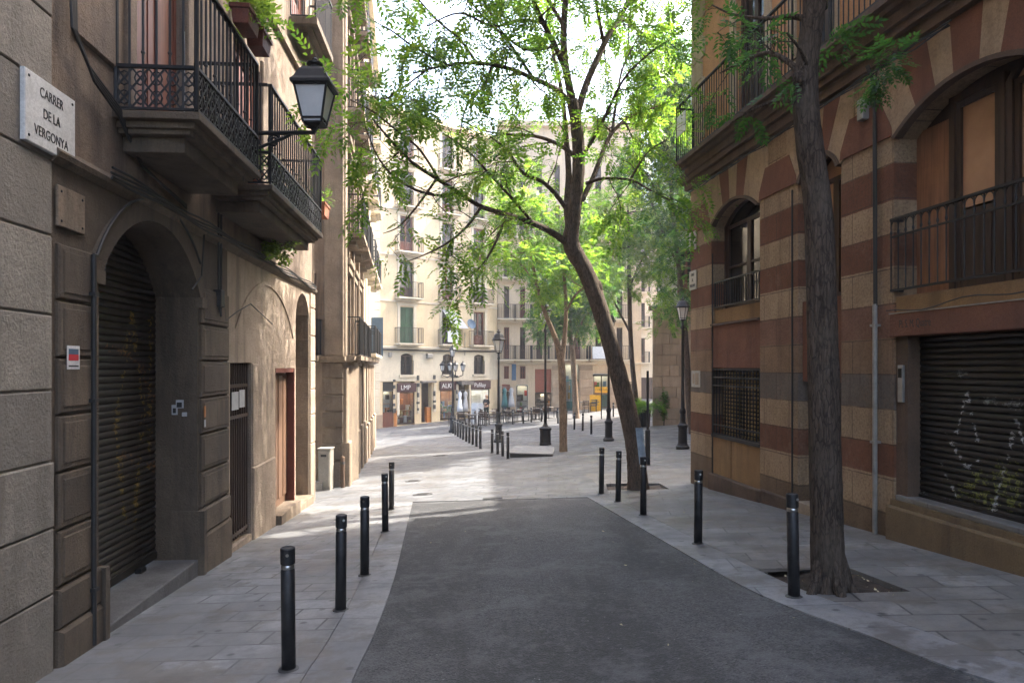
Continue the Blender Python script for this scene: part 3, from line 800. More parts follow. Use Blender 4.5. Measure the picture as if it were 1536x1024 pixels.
def narrow_house():
    r = froot('apartment_house', AF, 7.6, 'narrow pale house with stacked balconies at the far end of the left row', 'house')
    a, b = 7.42, 15.7
    m = MB(); m.box(a, b, .05, 8, -4.2, .12)
    for u in (7.55, 9.4, 11.2, 13.0, 14.8): m.blk(u, u + .6, -.12, .06, -4.2, .1, .03); m.blk(u - .05, u + .65, -.2, .06, -4.2, -2.2, .03)
    m.build('ground_floor', MT['stone_far'], r, AF)
    m = MB()
    for u in (8.15, 10.0, 11.8, 13.6): m.box(u, u + 1.2, .02, .06, -3.9, -.1)
    m.build('door', MT['wood_dark'], r, AF)
    m = MB(); m.prof([(-.12, .12), (-.34, .2), (-.36, .32), (.1, .32), (.1, .12)], a, b + .15); m.build('cornice', MT['sand_stone'], r, AF)
    cols = (8.3, 10.8, 13.3); holes = []
    for c in cols:
        for z in (.5, 3.7, 6.9, 10.0): holes.append(rect(c, c + 1.1, z + .02, z + 2.3))
    m = MB(); m.wall(rect(a, b, .32, 13.4), holes, 0, .3); m.box(a, b + .2, -.4, 6, 13.4, 13.7)
    for u in (7.45, 9.85, 12.3, 15.2): m.blk(u, u + .45, -.06, .02, .33, 13.2, .02)
    m.build('upper_wall', MT['cream_pale'], r, AF)
    for k, c in enumerate(cols):
        for i, z in enumerate((.5, 3.7, 6.9, 10.0)):
            win(r, AF, c, c + 1.1, z + .02, z + 2.3, .12, 'wood_grey', 'glass', 'balcony_door', 1, .3)
            balcony(r, AF, c - .25, c + 1.35, z - .26, z, .5, z + 1.02, 'cream_pale', .12, 0, None, .009)
    m = MB(); m.box(14.75, 14.8, -.55, 0, .5, 2.3); m.build('shutter', MT['blue'], r, AF)
narrow_house()
# ================================================================== right side: the banded house
RF = Frame(3.78, 14.81, .13, -1)
def banded_house():
    r = froot('banded_house', RF, 0, 'tall house of red and tan banded stone with arched windows and orange upper plaster', 'house')
    U = RF.U
    bays = [(U(1067), U(1140)), (U(1197), U(1262)), (U(1341), U(1341) + 2.3)]
    uEnd = bays[2][1] + .9; uBack = 21.0
    zs, zt = 2.75, 3.72
    rises = (.33, .33, .38)
    g = lambda u: RF.g(u)
    holes = [arch_hole(a, b, g((a + b) / 2) - .25 if i < 2 else g(b) - .2, zs, rises[i], 18) for i, (a, b) in enumerate(bays)]
    m = MB(); m.wall(rect(0, uEnd, -4.2, zt), holes, 0, .45)
    m.box(.003, .05, .46, 12, -4.2, zt)
    m.box(uEnd, uBack, 0, 12, -4.2, zt)
    m.build('wall', MT['stripes'], r, RF)
    # arch stones, shoulders
    for i, (a, b) in enumerate(bays):
        c, h = (a + b) / 2, (b - a) / 2; rad = (h*h + rises[i]**2) / (2*rises[i]); zc = zs + rises[i] - rad; th = math.asin(h / rad)
        bd = [-1, -.40, -.13, .13, .40, 1] if i < 2 else [-1, -.62, -.36, -.14, .14, .36, .62, 1]
        lim = h + (.30 if i < 2 else .34)
        for k in range(len(bd) - 1):
            f0, f1 = bd[k] * th, bd[k+1] * th
            tout = lambda f: min((zt - .012 - zc) / math.cos(f), lim / max(1e-4, abs(math.sin(f))))
            n = 6; inner = [f0 + (f1 - f0) * j / n for j in range(n + 1)]
            fs = sorted(set([f0, f1] + [f for f in (math.atan2(lim, zt - .012 - zc), -math.atan2(lim, zt - .012 - zc)) if f0 < f < f1]))
            P = [(c + rad * math.sin(f), zc + rad * math.cos(f)) for f in inner] + [(c + tout(f) * math.sin(f), zc + tout(f) * math.cos(f)) for f in fs[::-1]]
            ms = MB(); ms.prism(P, -.02 - .003 * (k % 2), .02); ms.build('arch_stone', MT['tan' if k % 2 == 0 else 'oxide'], r, RF)
    edges = [(0, bays[0][0]), (bays[0][1], bays[1][0]), (bays[1][1], bays[2][0]), (bays[2][1], uEnd)]
    for (a, b) in edges:
        ms = MB(); ms.prism([(a + (0.006 if a else 0), 2.79), (b - .006, 2.79), (b - .02, 2.9), (b - .22, 3.27), (a + (.22 if a else 0), 3.27), (a + (.02 if a else 0), 2.9)], -.028, .02); ms.build('shoulder_stone', MT['oxide'], r, RF)
    # dark moulded arch rims
    for i, (a, b) in enumerate(bays):
        m = MB(); o = arch(a - .0, b + .0, zs, rises[i], 18); inn = arch(a + .07, b - .07, zs - .02, rises[i] - .03, 18)
        m.prism(o + inn[::-1], -.045, .06)
        m.build('arch_rim', MT['brown_trim'], r, RF)
    # ---- first bay: arched window, red panel, grille, ochre panel
    a, b = bays[0]
    win(r, RF, a + .0, b - .0, 1.1, 2.74, .32, 'wood_dark', 'glass', 'window', 1, .0, .09, .31)
    m = MB(); m.box(a + .02, b - .02, .06, .4, .83, 1.1); m.build('sill_panel', MT['ochre'], r, RF)
    m = MB(); m.box(a + .01, b - .01, -.035, .2, .795, .835); m.build('ledge', MT['brown_trim'], r, RF)
    m = MB(); m.box(a + .005, b - .005, .012, .2, -.02, .795); m.build('red_panel', MT['oxide'], r, RF)
    railing(r, RF, a + .18, b - .02, .0, 1.12, 1.62, .1, 0, .009, 'window_railing', 'iron', False)
    m = MB(); m.box(a + .02, b - .02, .24, .3, -1.3, -.02); gw = m.build('grille_window', MT['void'], r, RF)
    m = MB(); n = 17
    for k in range(n):
        u = a + .12 + (b - a - .2) * k / (n - 1); z = -1.27
        while z < -.06: m.ball((u, .17, z), .022, .018, .035, 6, 4); z += .072
    m.build('bead_screen', MT['bead'], gw, RF)
    m = MB(); n = 15
    for k in range(n + 1):
        u = a + .05 + (b - a - .1) * k / n; m.tube([(u, .03, -1.3), (u, .03, -.03)], .011, 6)
    for z in (-1.29, -1.12, -.36, -.2, -.05): m.box(a + .02, b - .02, .018, .042, z - .012, z + .012)
    m.box(a, b, -.01, .1, -1.36, -1.3)
    m.build('grille', MT['iron'], gw, RF)
    m = MB(); c = a + (b - a) * .42; g0 = g(a) - .3
    m.blk(a + .01, c - .02, .02, .2, g0, -1.36, .01); m.blk(c + .02, b - .01, .02, .2, g0, -1.36, .01); m.box(c - .02, c + .02, .06, .2, g0, -1.36)
    m.build('ochre_panel', MT['ochre'], r, RF)
    m = MB(); m.blk(a - .05, b + .1, -.06, .05, g0, g(b) + .2, .02); m.blk(bays[0][1] + .1, bays[1][0] + .05, -.05, .05, -4, g(bays[1][0]) + .16, .02)
    m.build('plinth', MT['brown_trim'], r, RF)
    # ---- second bay: arched window, red panel, dark door
    a, b = bays[1]
    win(r, RF, a, b, .98, 2.74, .30, 'wood_dark', 'curtain_pale', 'window', 1, 0, .09, .31)
    m = MB(); m.box(a + .01, b - .01, .07, .3, -.22, .98); m.build('red_panel', MT['oxide'], r, RF)
    m = MB(); m.box(a + .01, b - .01, .34, .38, g(a) - .3, -.22); m.blk(a + .05, (a+b)/2 - .02, .31, .35, g(a), -.3, .015); m.blk((a+b)/2 + .02, b - .05, .31, .35, g(a), -.3, .015)
    m.build('door', MT['wood_dark'], r, RF)
    m = MB(); m.box(a - .02, b + .02, -.03, .3, g(b) - .3, g(b) + .1); m.build('doorstep', MT['stone_far'], r, RF, .01)
    # ---- big bay: tall glazed doors behind a railing, red lintel, roller shutter
    a, b = bays[2]
    m = MB(); m.box(a - .0, a + .62, .30, .42, .84, 2.82); m.build('side_panel', MT['shutter_brown'], r, RF)
    win(r, RF, a + .58, a + 1.34, .84, 3.02, .30, 'wood_dark', 'curtain', 'window', 0, .42, .08, 0, False)
    win(r, RF, a + 1.34, b, .84, 2.9, .31, 'wood_dark', 'curtain_pale', 'window', 0, .42, .08, .2, True)
    m = MB(); m.prism([(a, 2.8), (b, 2.8)] + arch(a, b, zs + .02, .36, 14), .33, .42); m.build('arch_panel', MT['wood_dark'], r, RF)
    # railing with a row of little arches under its top rail
    m = MB(); yf = -.06; z0, z1 = .9, 1.74; ua, ub = a + .03, b + .02
    m.box(ua, ub, yf - .02, yf + .02, z1, z1 + .03); m.box(ua, ub, yf - .012, yf + .012, z1 - .2, z1 - .18); m.box(ua, ub, yf - .015, yf + .015, z0, z0 + .025)
    m.box(ua - .02, ua + .01, yf, .1, z1, z1 + .03); m.box(ua - .02, ua + .01, yf, .1, z0, z0 + .025)
    n = 18; st = (ub - ua) / n
    for k in range(n + 1):
        u = ua + st * k; m.tube([(u, yf, z0), (u, yf, z1)], .008, 6); m.ball((u, yf, z1 - .14), .015, .015, .03, 6, 4)
        if k < n: m.tube([(u + st/2 - st*.48*math.cos(t), yf, z1 - .07 + .07*math.sin(t)) for t in [math.pi*j/6 for j in range(7)]], .006, 4, False)
    m.build('window_railing', MT['iron'], r, RF)
    m = MB(); m.box(a + .012, b + .3, .02, .45, .642, .84); m.build('sill_panel', MT['ochre'], r, RF)
    m = MB(); m.box(a - .02, b + .5, -.05, .3, .36, .63); li = m.build('lintel', MT['oxide'], r, RF, .01)
    m = MB(); m.box(a - .02, b + .5, -.055, .02, .63, .645); m.build('lead_flashing', MT['galv'], li, RF)
    text_part('PI. S. M. Quatre', .13, li, MT['ink'], RF.m @ Matrix.Translation((a + .42, -.052, .50)), 'worn_lettering', .0005, 'CENTER', .62)
    px = lambda p, q: (RF.pix(*p, .2), RF.pix(*q, .2))
    st = [(SPRAY['olive'], .09, .5, [px((1440, 740), (1470, 715)), px((1490, 740), (1530, 700)), px((1500, 705), (1536, 735)), px((1470, 745), (1520, 750))]),
          (SPRAY['grey'], .05, .5, [px((1384, 742), (1450, 765)), px((1450, 765), (1500, 790)), px((1480, 600), (1530, 606)), px((1440, 560), (1450, 562))]),
          (SPRAY['white'], .022, .62, [px((1452, 588), (1436, 650)), px((1452, 588), (1467, 660)), px((1420, 650), (1452, 702)), px((1452, 702), (1472, 690)), px((1490, 772), (1526, 628)), px((1526, 628), (1545, 690)), px((1410, 690), (1440, 752))])]
    gs = g(b) + .42
    roller(r, RF, a + .2, b + .5, gs - .03, .36, .2, slat_metal('black_steel_slats', (.017, .015, .013)), .07, st)
    m = MB(); m.box(a + .0, a + .2, .03, .3, gs - .1, .36); m.build('door_jamb', MT['brown_trim'], r, RF)
    m = MB(); m.box(a + .05, b + .8, -.02, .35, gs - .09, gs - .03); m.build('threshold', MT['walk_right'], r, RF, .01)
    m = MB(); m.blk(a - .02, b + .85, -.11, .3, -3, gs - .16, .02); m.box(a, b + .8, -.05, .3, gs - .16, gs - .09); m.build('plinth', MT['ochre_dull'], r, RF)
    m = MB(); m.blk(a + .06, a + .15, .0, .03, -.42, .02, .005); ic = m.build('intercom', MT['galv'], r, RF)
    m = MB(); m.box(a + .075, a + .135, -.004, .0, -.13, -.02); m.build('screen', MT['glass'], ic, RF)
    # ---- balcony course and upper floors
    m = MB()
    for z0, z1, p in ((3.72, 3.86, .10), (3.86, 3.95, .18), (3.95, 4.02, .24)): m.box(-p, uBack, -p, .1, z0, z1)
    m.build('cornice', MT['brown_trim'], r, RF)
    lay = [(0, .45, .6), (.45, .7, .8), (.7, 1, 1)]
    bl = [(.10, U(1226)), (U(1244), uEnd + .2)]
    for a, b in bl:
        balcony(r, RF, a, b, 3.96, 4.24, .40, 5.38, 'brown_trim', .105, 0, lay, .009)
    doors = [(U(1100), U(1143)), (U(1190), U(1240)), (bays[2][0] + .3, bays[2][0] + 1.6)]
    hs = []
    for (a, b) in doors:
        for z in (4.26, 8.2, 12.0): hs.append(rect(a, b, z, z + 2.7))
    m = MB(); m.wall(rect(0, uEnd, 4.02, 15.5), hs, .06, .4); m.box(uEnd, uBack, .06, 12, 4.02, 15.5); m.box(0, .05, .2, 12, 4.02, 15.5); m.box(-.3, uBack, -.3, 12, 15.5, 15.9)
    m.build('upper_wall', MT['orange_plaster'], r, RF)
    m = MB(); z = 4.26; k = 0
    while z < 15:
        w = .62 if k % 2 else .5
        m.blk(-.02, w, .02, .08, z + .006, z + .40, .01); z += .41; k += 1
    m.build('quoin', MT['quoin'], r, RF)
    m = MB(); m.box(0, uBack, 11.8, 11.95, -4.2, 15.5); m.build('rear_wall', MT['orange_plaster'], r, RF)
    for (a, b) in doors:
        for z in (4.26, 8.2, 12.0):
            m = MB(); m.blk(a - .22, a - .005, .02, .12, z, z + 2.7, .012); m.blk(b + .005, b + .22, .02, .12, z, z + 2.7, .012); m.blk(a - .26, b + .26, -.02, .12, z + 2.705, z + 2.95, .015); m.build('door_surround', MT['quoin'], r, RF)
    for (a, b) in doors:
        for z in (4.26, 8.2, 12.0): win(r, RF, a, b, z, z + 2.7, .2, 'wood_dark', 'glass', 'balcony_door', 1, .35)
    for z in (7.9, 11.7):
        for a, b in bl: balcony(r, RF, a, b, z, z + .28, .46, z + 1.42, 'brown_trim', .12, 0, lay, .009)
    # pipe, cable and box between the second and third bay
    m = MB(); u = U(1318); m.tube([(u, -.05, g(u) + .0), (u, -.05, .78)], .03, 10)
    for z in (-.95, .5): m.box(u - .045, u + .045, -.09, 0, z, z + .03)
    m.build('drainpipe', MT['galv'], r, RF)
    m = MB()
    for k in (-1, 0, 1): m.tube([(u + .02*k, -.045, .76), (u + .025*k, -.05, 2.2), (u + .015*k, -.06, 3.5), (u + .02*k - .02, -.14, 3.75)], .012, 6)
    u3 = U(1191); m.tube([(u3, -.03, g(u3) + .2), (u3, -.03, 2.7)], .014, 6)
    u4 = U(1071); m.tube([(u4, -.03, g(u4) + .1), (u4, -.03, 1.2), (u4, -.03, 2.2)], .012, 6)
    for k in range(3):
        pts = [(x * .5, -.13 - .02 * k, 3.66 - .03 * k - .05 * math.sin(x * 1.3 + k) ** 2) for x in range(0, 16)]
        m.tube(pts, .01, 5)
    pts = [(bays[2][0] - .05 + x * .2, -.065, .68 - .06 * math.sin(x * .5) ** 2 + .008 * x) for x in range(0, 13)]; m.tube(pts, .007, 5)
    m.build('cable', MT['cable'], r, RF)
    ub = U(1303); zb = RF.pix(1303, 180)[1]
    m = MB(); m.blk(ub - .07, ub + .05, -.12, 0, zb, zb + .26, .01); m.build('junction_box', MT['galv'], r, RF)
    m = MB(); c = (U(1044) + U(1052)) / 2
    m.box(.33, .78, -.43, -.418, 4.72, 5.12); m.build('notice', MT['white_paint'], r, RF)
banded_house()
def small_text_plate(px0, px1, y0, y1, lab, lines):
    plate(RF, 'wall_plaque', lab, 'plaque', px0, px1, y0, y1, 'plaque', .02, -.012, lines, .085, False, .6)
small_text_plate(1036, 1045.5, 350, 377, 'upper of two small white marble plaques at the corner of the banded house', ('CARRER', 'DE', 'MILANS'))
small_text_plate(1036, 1046, 408, 436, 'lower of two small white marble plaques at the corner of the banded house', ('CARRER', 'DE', 'VERGONYA'))
def paper():
    u0, u1 = RF.U(1038), RF.U(1051); r = froot('sticker', RF, u0, 'pale torn paper stuck on a red band at the house corner', 'sticker')
    z = RF.pix(1044, 568)[1]
    m = MB(); m.box(u0, u1, -.012, -.006, z - .17, z + .17); m.build('paper', MT['plaque'], r, RF)
    m = MB(); m.box(u0 + .06, u1 - .3, -.014, -.0125, z - .1, z + .1); m.box(u1 - .26, u1 - .08, -.014, -.0125, z - .12, z + .12); m.build('print', MT['stone_far'], r, RF)
paper()

# ================================================================== far side of the square
FF = Frame(-9.676, 44.3, 7.76, 7.0)
clear = None
def clear_glass():
    t = NT('shop_glass'); tr = t.n.new('ShaderNodeBsdfTransparent'); gl = t.n.new('ShaderNodeBsdfGlossy'); gl.inputs['Roughness'].default_value = .03
    fr = t.n.new('ShaderNodeFresnel'); fr.inputs[0].default_value = 1.5
    ms = t.n.new('ShaderNodeMixShader'); t.l(fr.outputs[0], ms.inputs[0]); t.l(tr.outputs[0], ms.inputs[1]); t.l(gl.outputs[0], ms.inputs[2]); t.l(ms.outputs[0], t.out.inputs[0])
    return t.m
MT['clear'] = clear_glass()
GOODS = [simple('goods_%s' % n, c, .5) for n, c in (('red', (.45, .05, .04)), ('white', (.75, .75, .72)), ('green', (.06, .22, .06)), ('orange', (.6, .22, .05)), ('blue', (.12, .25, .45)), ('black', (.02, .02, .02)), ('ochre', (.5, .35, .1)))]
LAMPM = bpy.data.materials.new('shop_lamp'); LAMPM.use_nodes = True
LAMPM.node_tree.nodes['Principled BSDF'].inputs['Emission Color'].default_value = (1, .78, .5, 1); LAMPM.node_tree.nodes['Principled BSDF'].inputs['Emission Strength'].default_value = 1.1
WALLC = [simple('shop_back_orange', (.34, .16, .08), .7, 0, .5, 1.5), simple('shop_back_pale', (.55, .62, .64), .6), simple('shop_back_dark', (.05, .04, .035), .7)]
def shopwin(r, fr, u0, u1, z0, z1, back, sign=None, seed=0, depth=.9, base=.25, goods=12, frame='wood_dark'):
    rnd = random.Random(seed)
    m = MB(); m.box(u0, u1, depth, depth + .03, z0, z1); m.box(u0, u1, .03, depth, z0 - .02, z0); m.box(u0, u1, .03, depth, z1, z1 + .02); m.box(u0 - .02, u0, .03, depth, z0, z1); m.box(u1, u1 + .02, .03, depth, z0, z1)
    w = m.build('shop_interior', WALLC[back], r, fr)
    m = MB(); m.box(u0 + .15, u1 - .15, .3, .6, z1 - .06, z1 - .02); m.build('ceiling_lamp', LAMPM, w, fr)
    for k in range(3):
        m = MB()
        for i in range(goods):
            if i % 3 != k: continue
            c = u0 + (u1 - u0) * rnd.uniform(.08, .92); z = z0 + (z1 - z0) * rnd.choice((0, 0, .22, .22, .42, .6)); h = rnd.uniform(.15, .5); e = rnd.uniform(.05, .16); y = rnd.uniform(.25, .7)
            if rnd.random() < .4: m.ball((c, y, z + h / 2), e, e * .8, h / 2, 8, 6)
            else: m.blk(c - e, c + e, y - .07, y + .07, z, z + h, .02)
        for zz in ((.21, .41) if k == 0 else ()): m.box(u0 + .05, u1 - .05, .3, .75, z0 + (z1 - z0) * zz - .02, z0 + (z1 - z0) * zz)
        m.build('goods', GOODS[(seed * 3 + k * 2) % 7], w, fr)
    m = MB(); f = .05
    m.box(u0, u0 + f, .02, .1, z0, z1); m.box(u1 - f, u1, .02, .1, z0, z1); m.box(u0 + f, u1 - f, .02, .1, z1 - f, z1); m.box(u0 + f, u1 - f, .0, .12, z0 - .0, z0 + f)
    fo = m.build('shop_window', MT[frame], r, fr)
    m = MB(); m.box(u0 + f, u1 - f, .05, .058, z0 + f, z1 - f); m.build('pane', MT['clear'], fo, fr)
    if sign:
        m = MB(); m.blk(u0 - .05, u1 + .08, -.10, .03, z1 + .02, z1 + .62, .02); s = m.build('shop_sign', MT['maroon'], r, fr)
        text_part(sign, .44, s, MT['white_paint'], fr.m @ Matrix.Translation(((u0 + u1) / 2 - .1, -.105, z1 + .31)), 'lettering', .004, 'CENTER', 1.0)
def cream_house():
    r = froot('apartment_house', FF, 3, 'cream house with iron balconies, green shutter and shops across the square', 'house')
    U, P = FF.U, FF.pix
    uL, uR = U(548), U(746); gz = lambda u: FF.g(u)
    zf = [P(612, 515)[1], P(612, 447)[1], P(612, 381)[1]]
    st = zf[1] - zf[0]; zf = [zf[0] + st * i for i in range(5)]
    top = P(650, 188)[1]
    zM0, zM1 = P(609, 562)[1], P(609, 533)[1]
    cols = [(U(600), U(620.5)), (U(663), U(680)), (U(710), U(727))]
    zsh = P(610, 572)[1]
    shops = [(U(574), U(590)), (U(596), U(622)), (U(632), U(648)), (U(660), U(682)), (U(688), U(703)), (U(706.5), U(734))]
    holes = []
    for a, b in cols:
        for z in zf: holes.append(rect(a, b, z + .02, z + 2.42))
        holes.append(arch_hole(a + .05, b - .05, zM0, zM1, .14, 8))
    for a, b in shops: holes.append(rect(a, b, gz((a + b) / 2) + .02, zsh))
    m = MB(); m.wall(rect(uL, uR, -4.6, top), holes, 0, .5)
    m.box(uL, uR, 4, 9, -4.6, top); m.box(uL - .1, uR + .1, -.4, 9, top, top + .3); m.box(uR - .05, uR, .0, 6, -4, top); m.box(uL, uL + .05, 0, 6, -4, top)
    m.build('wall', MT['cream'], r, FF)
    m = MB(); m.box(uL, uR, .0 - .03, .02, zsh + .02, zf[0] - .42)
    mm = MB(); mm.wall(rect(uL, uR, zsh + .03, zf[0] - .45), [arch_hole(a + .05, b - .05, zM0, zM1, .14, 8) for a, b in cols], -.03, .02)
    mm.build('mezzanine_wall', MT['cream_pale'], r, FF)
    m = MB()
    z = -4.0
    while z < top - .6:
        m.blk(uL + .25, uL + 1.05, -.055, .02, z + .01, z + .5, .012); z += .51
    m.build('corner_stones', MT['cream_pale'], r, FF)
    m = MB(); m.blk(uL, U(573), -.09, .02, -4.6, P(562, 622)[1], .02); m.blk(uR - .55, uR, -.08, .02, -4.6, P(742, 612)[1], .02); m.build('plinth', MT['stone_far'], r, FF)
    m = MB(); z = zf[0]
    m.prof([(-.06, z - .42), (-.16, z - .36), (-.18, z - .26), (-.03, z - .2), (.02, z - .2), (.02, z - .42)], uL, uR)
    for z in zf[1:]: m.box(uL, uR, -.05, .02, z - .3, z - .2)
    m.build('string_course', MT['cream_pale'], r, FF)
    m = MB(); m.tube([(uL, -.14, zf[0] - .42), ((uL + uR) / 2, -.2, zf[0] - .47), (uR, -.14, zf[0] - .42)], .05, 6); m.build('cable', MT['cable'], r, FF)
    # surrounds, doors and balconies
    for a, b in cols:
        for z in zf: m = MB(); m.box(a - .2, a - .003, -.04, .02, z, z + 2.5); m.box(b + .003, b + .2, -.04, .02, z, z + 2.5); m.box(a - .26, b + .26, -.07, .02, z + 2.5, z + 2.68); m.build('door_surround', MT['cream_pale'], r, FF)
    for i, (a, b) in enumerate(cols):
        for k, z in enumerate(zf):
            if i == 0 and k == 0: shutter_door(r, FF, a, b, z + .02, z + 2.42, .12, 'green_shutter')
            else: win(r, FF, a, b, z + .02, z + 2.42, .2, 'wood_dark' if (i + k) % 2 else 'wood_red', 'glass' if k != 1 else 'glass_pale', 'balcony_door', 1, .3)
            w = .42 if i != 1 else .36
            balcony(r, FF, a - w, b + w, z - .2, z, .62, z + 1.02, 'cream_pale', .12, 0, [(0, .5, .7), (.5, 1, 1)], .011)
        win(r, FF, a + .05, b - .05, zM0, zM1, .2, 'wood_dark', 'glass', 'window', 1, 0, .06, .14)
        railing(r, FF, a + .05, b - .05, .04, zM0 + .02, zM0 + .95, .11, 0, .011, 'window_railing', 'iron', False)
        m = MB(); m.box(a - .1, b + .1, -.14, .02, zM0 - .14, zM0); m.build('sill', MT['cream_pale'], r, FF)
    # awning and washing on the middle balcony
    a, b = cols[1]; z = zf[0]
    m = MB(); n = m.add([(a - .05, -.02, z + 2.45), (b + .1, -.02, z + 2.45), (b + .75, -.78, z + 1.15), (a + .55, -.78, z + 1.15)]); m.face((n, n+1, n+2, n+3))
    n2 = m.add([(a - .05, -.02, z + 2.42), (b + .1, -.02, z + 2.42), (b + .75, -.78, z + 1.12), (a + .55, -.78, z + 1.12)]); m.face((n2+3, n2+2, n2+1, n2))
    for i, j in ((0, 1), (1, 2), (2, 3), (3, 0)): m.face((n + i, n2 + i, n2 + j, n + j))
    m.build('awning', MT['canvas'], r, FF)
    m = MB(); m.box(a + .0, a + .45, -.68, -.655, z + .15, z + .95); m.box(a + .5, a + .92, -.68, -.655, z + .1, z + .98); m.build('washing', MT['white_cloth'], r, FF)
    # ground floor
    def zg(i): return gz((shops[i][0] + shops[i][1]) / 2)
    shopwin(r, FF, shops[0][0], shops[0][1], zg(0) + .95, zsh - .6, 1, None, 1, .5, goods=5)
    m = MB(); m.box(shops[0][0], shops[0][1], .0, .3, zsh - .58, zsh - .02); m.build('shop_sign', MT['void'], r, FF)
    m = MB(); m.box(shops[0][0], shops[0][1], -.01, .2, zg(0), zg(0) + .95); m.build('shop_base', MT['wood_red'], r, FF)
    shopwin(r, FF, shops[1][0], shops[1][1], zg(1) + .12, zsh - .72, 0, 'LMP', 2, goods=15)
    shopwin(r, FF, shops[3][0], shops[3][1], zg(3) + .12, zsh - .66, 0, 'ALKI', 3, goods=15)
    shopwin(r, FF, shops[5][0], shops[5][1], zg(5) + .12, zsh - .66, 1, 'Pafilay', 4, goods=9)
    for i in (2, 4):
        m = MB(); m.box(shops[i][0], shops[i][1], .45, .5, zg(i), zsh); m.blk(shops[i][0] + .1, (shops[i][0] + shops[i][1]) / 2, .40, .46, zg(i), zsh - .7, .02)
        m.build('door', MT['wood_dark'], r, FF)
    m = MB(); m.blk(shops[2][0] - .1, shops[2][1] + .2, -.3, .02, zsh - .12, zsh + .02, .02); m.blk(shops[4][0] - .1, shops[4][1] + .1, -.5, .02, zsh - .3, zsh - .02, .02); m.build('door_hood', MT['wood_grey'], r, FF)
    m = MB()
    for p0, p1 in ((590.5, 595), (642, 648)):
        a, b = U(p0), U(p1); m.blk(a, b, -.035 if p0 < 600 else .1, .03 if p0 < 600 else .4, gz(a), gz(a) + 1.05, .01)
    m.build('base_panel', MT['orange_panel'], r, FF)
    m = MB()
    for p in (596, 626.5, 651, 684.5):
        a = U(p) - (.0 if p != 596 else .27); rnd = random.Random(p)
        for z in (.9, 1.35, 1.8, 2.5, 2.95):
            if rnd.random() < .8: e = rnd.uniform(.06, .12); m = MB(); m.blk(a - e, a + e, -.09, -.03, gz(a) + z, gz(a) + z + rnd.uniform(.14, .34), .015); m.build('wall_ornament', MT['steel_edge'], r, FF)
    m = MB(); a = U(626) ; 
    for p in (597, 627.5, 652, 685, 704.5): m.blk(U(p) - .1, U(p) + .1, -.06, .02, gz(U(p)) + .7, zsh - .1, .01)
    m.build('pilaster', MT['cream_pale'], r, FF)
    # dish, bell, camera box
    m = MB(); a, z = P(701, 487); m.lathe([(.02, .0), (.2, .03), (.36, .12), (.37, .13), (.2, .06), (.03, .03)], 0, 0, 16)
    M4 = FF.m @ Matrix.Translation((a, -.35, z)) @ Matrix.Rotation(R(70), 4, 'X')
    m.build('satellite_dish', MT['blue'], r, M4)
    m = MB(); m.tube([(a, -.0, z - .2), (a, -.32, z)], .03, 6); m.tube([(a - .3, -.1, z - .6), (a - .3, -.1, z - 2.2)], .03, 6); m.build('bracket', MT['galv'], r, FF)
    m = MB(); a, z = P(642, 535); m.blk(a - .2, a + .2, -.3, 0, z - .12, z + .2, .03); a, z = P(584, 532); m.blk(a - .1, a + .1, -.2, 0, z - .15, z + .15, .03); m.build('alarm_box', MT['galv'], r, FF)
cream_house()

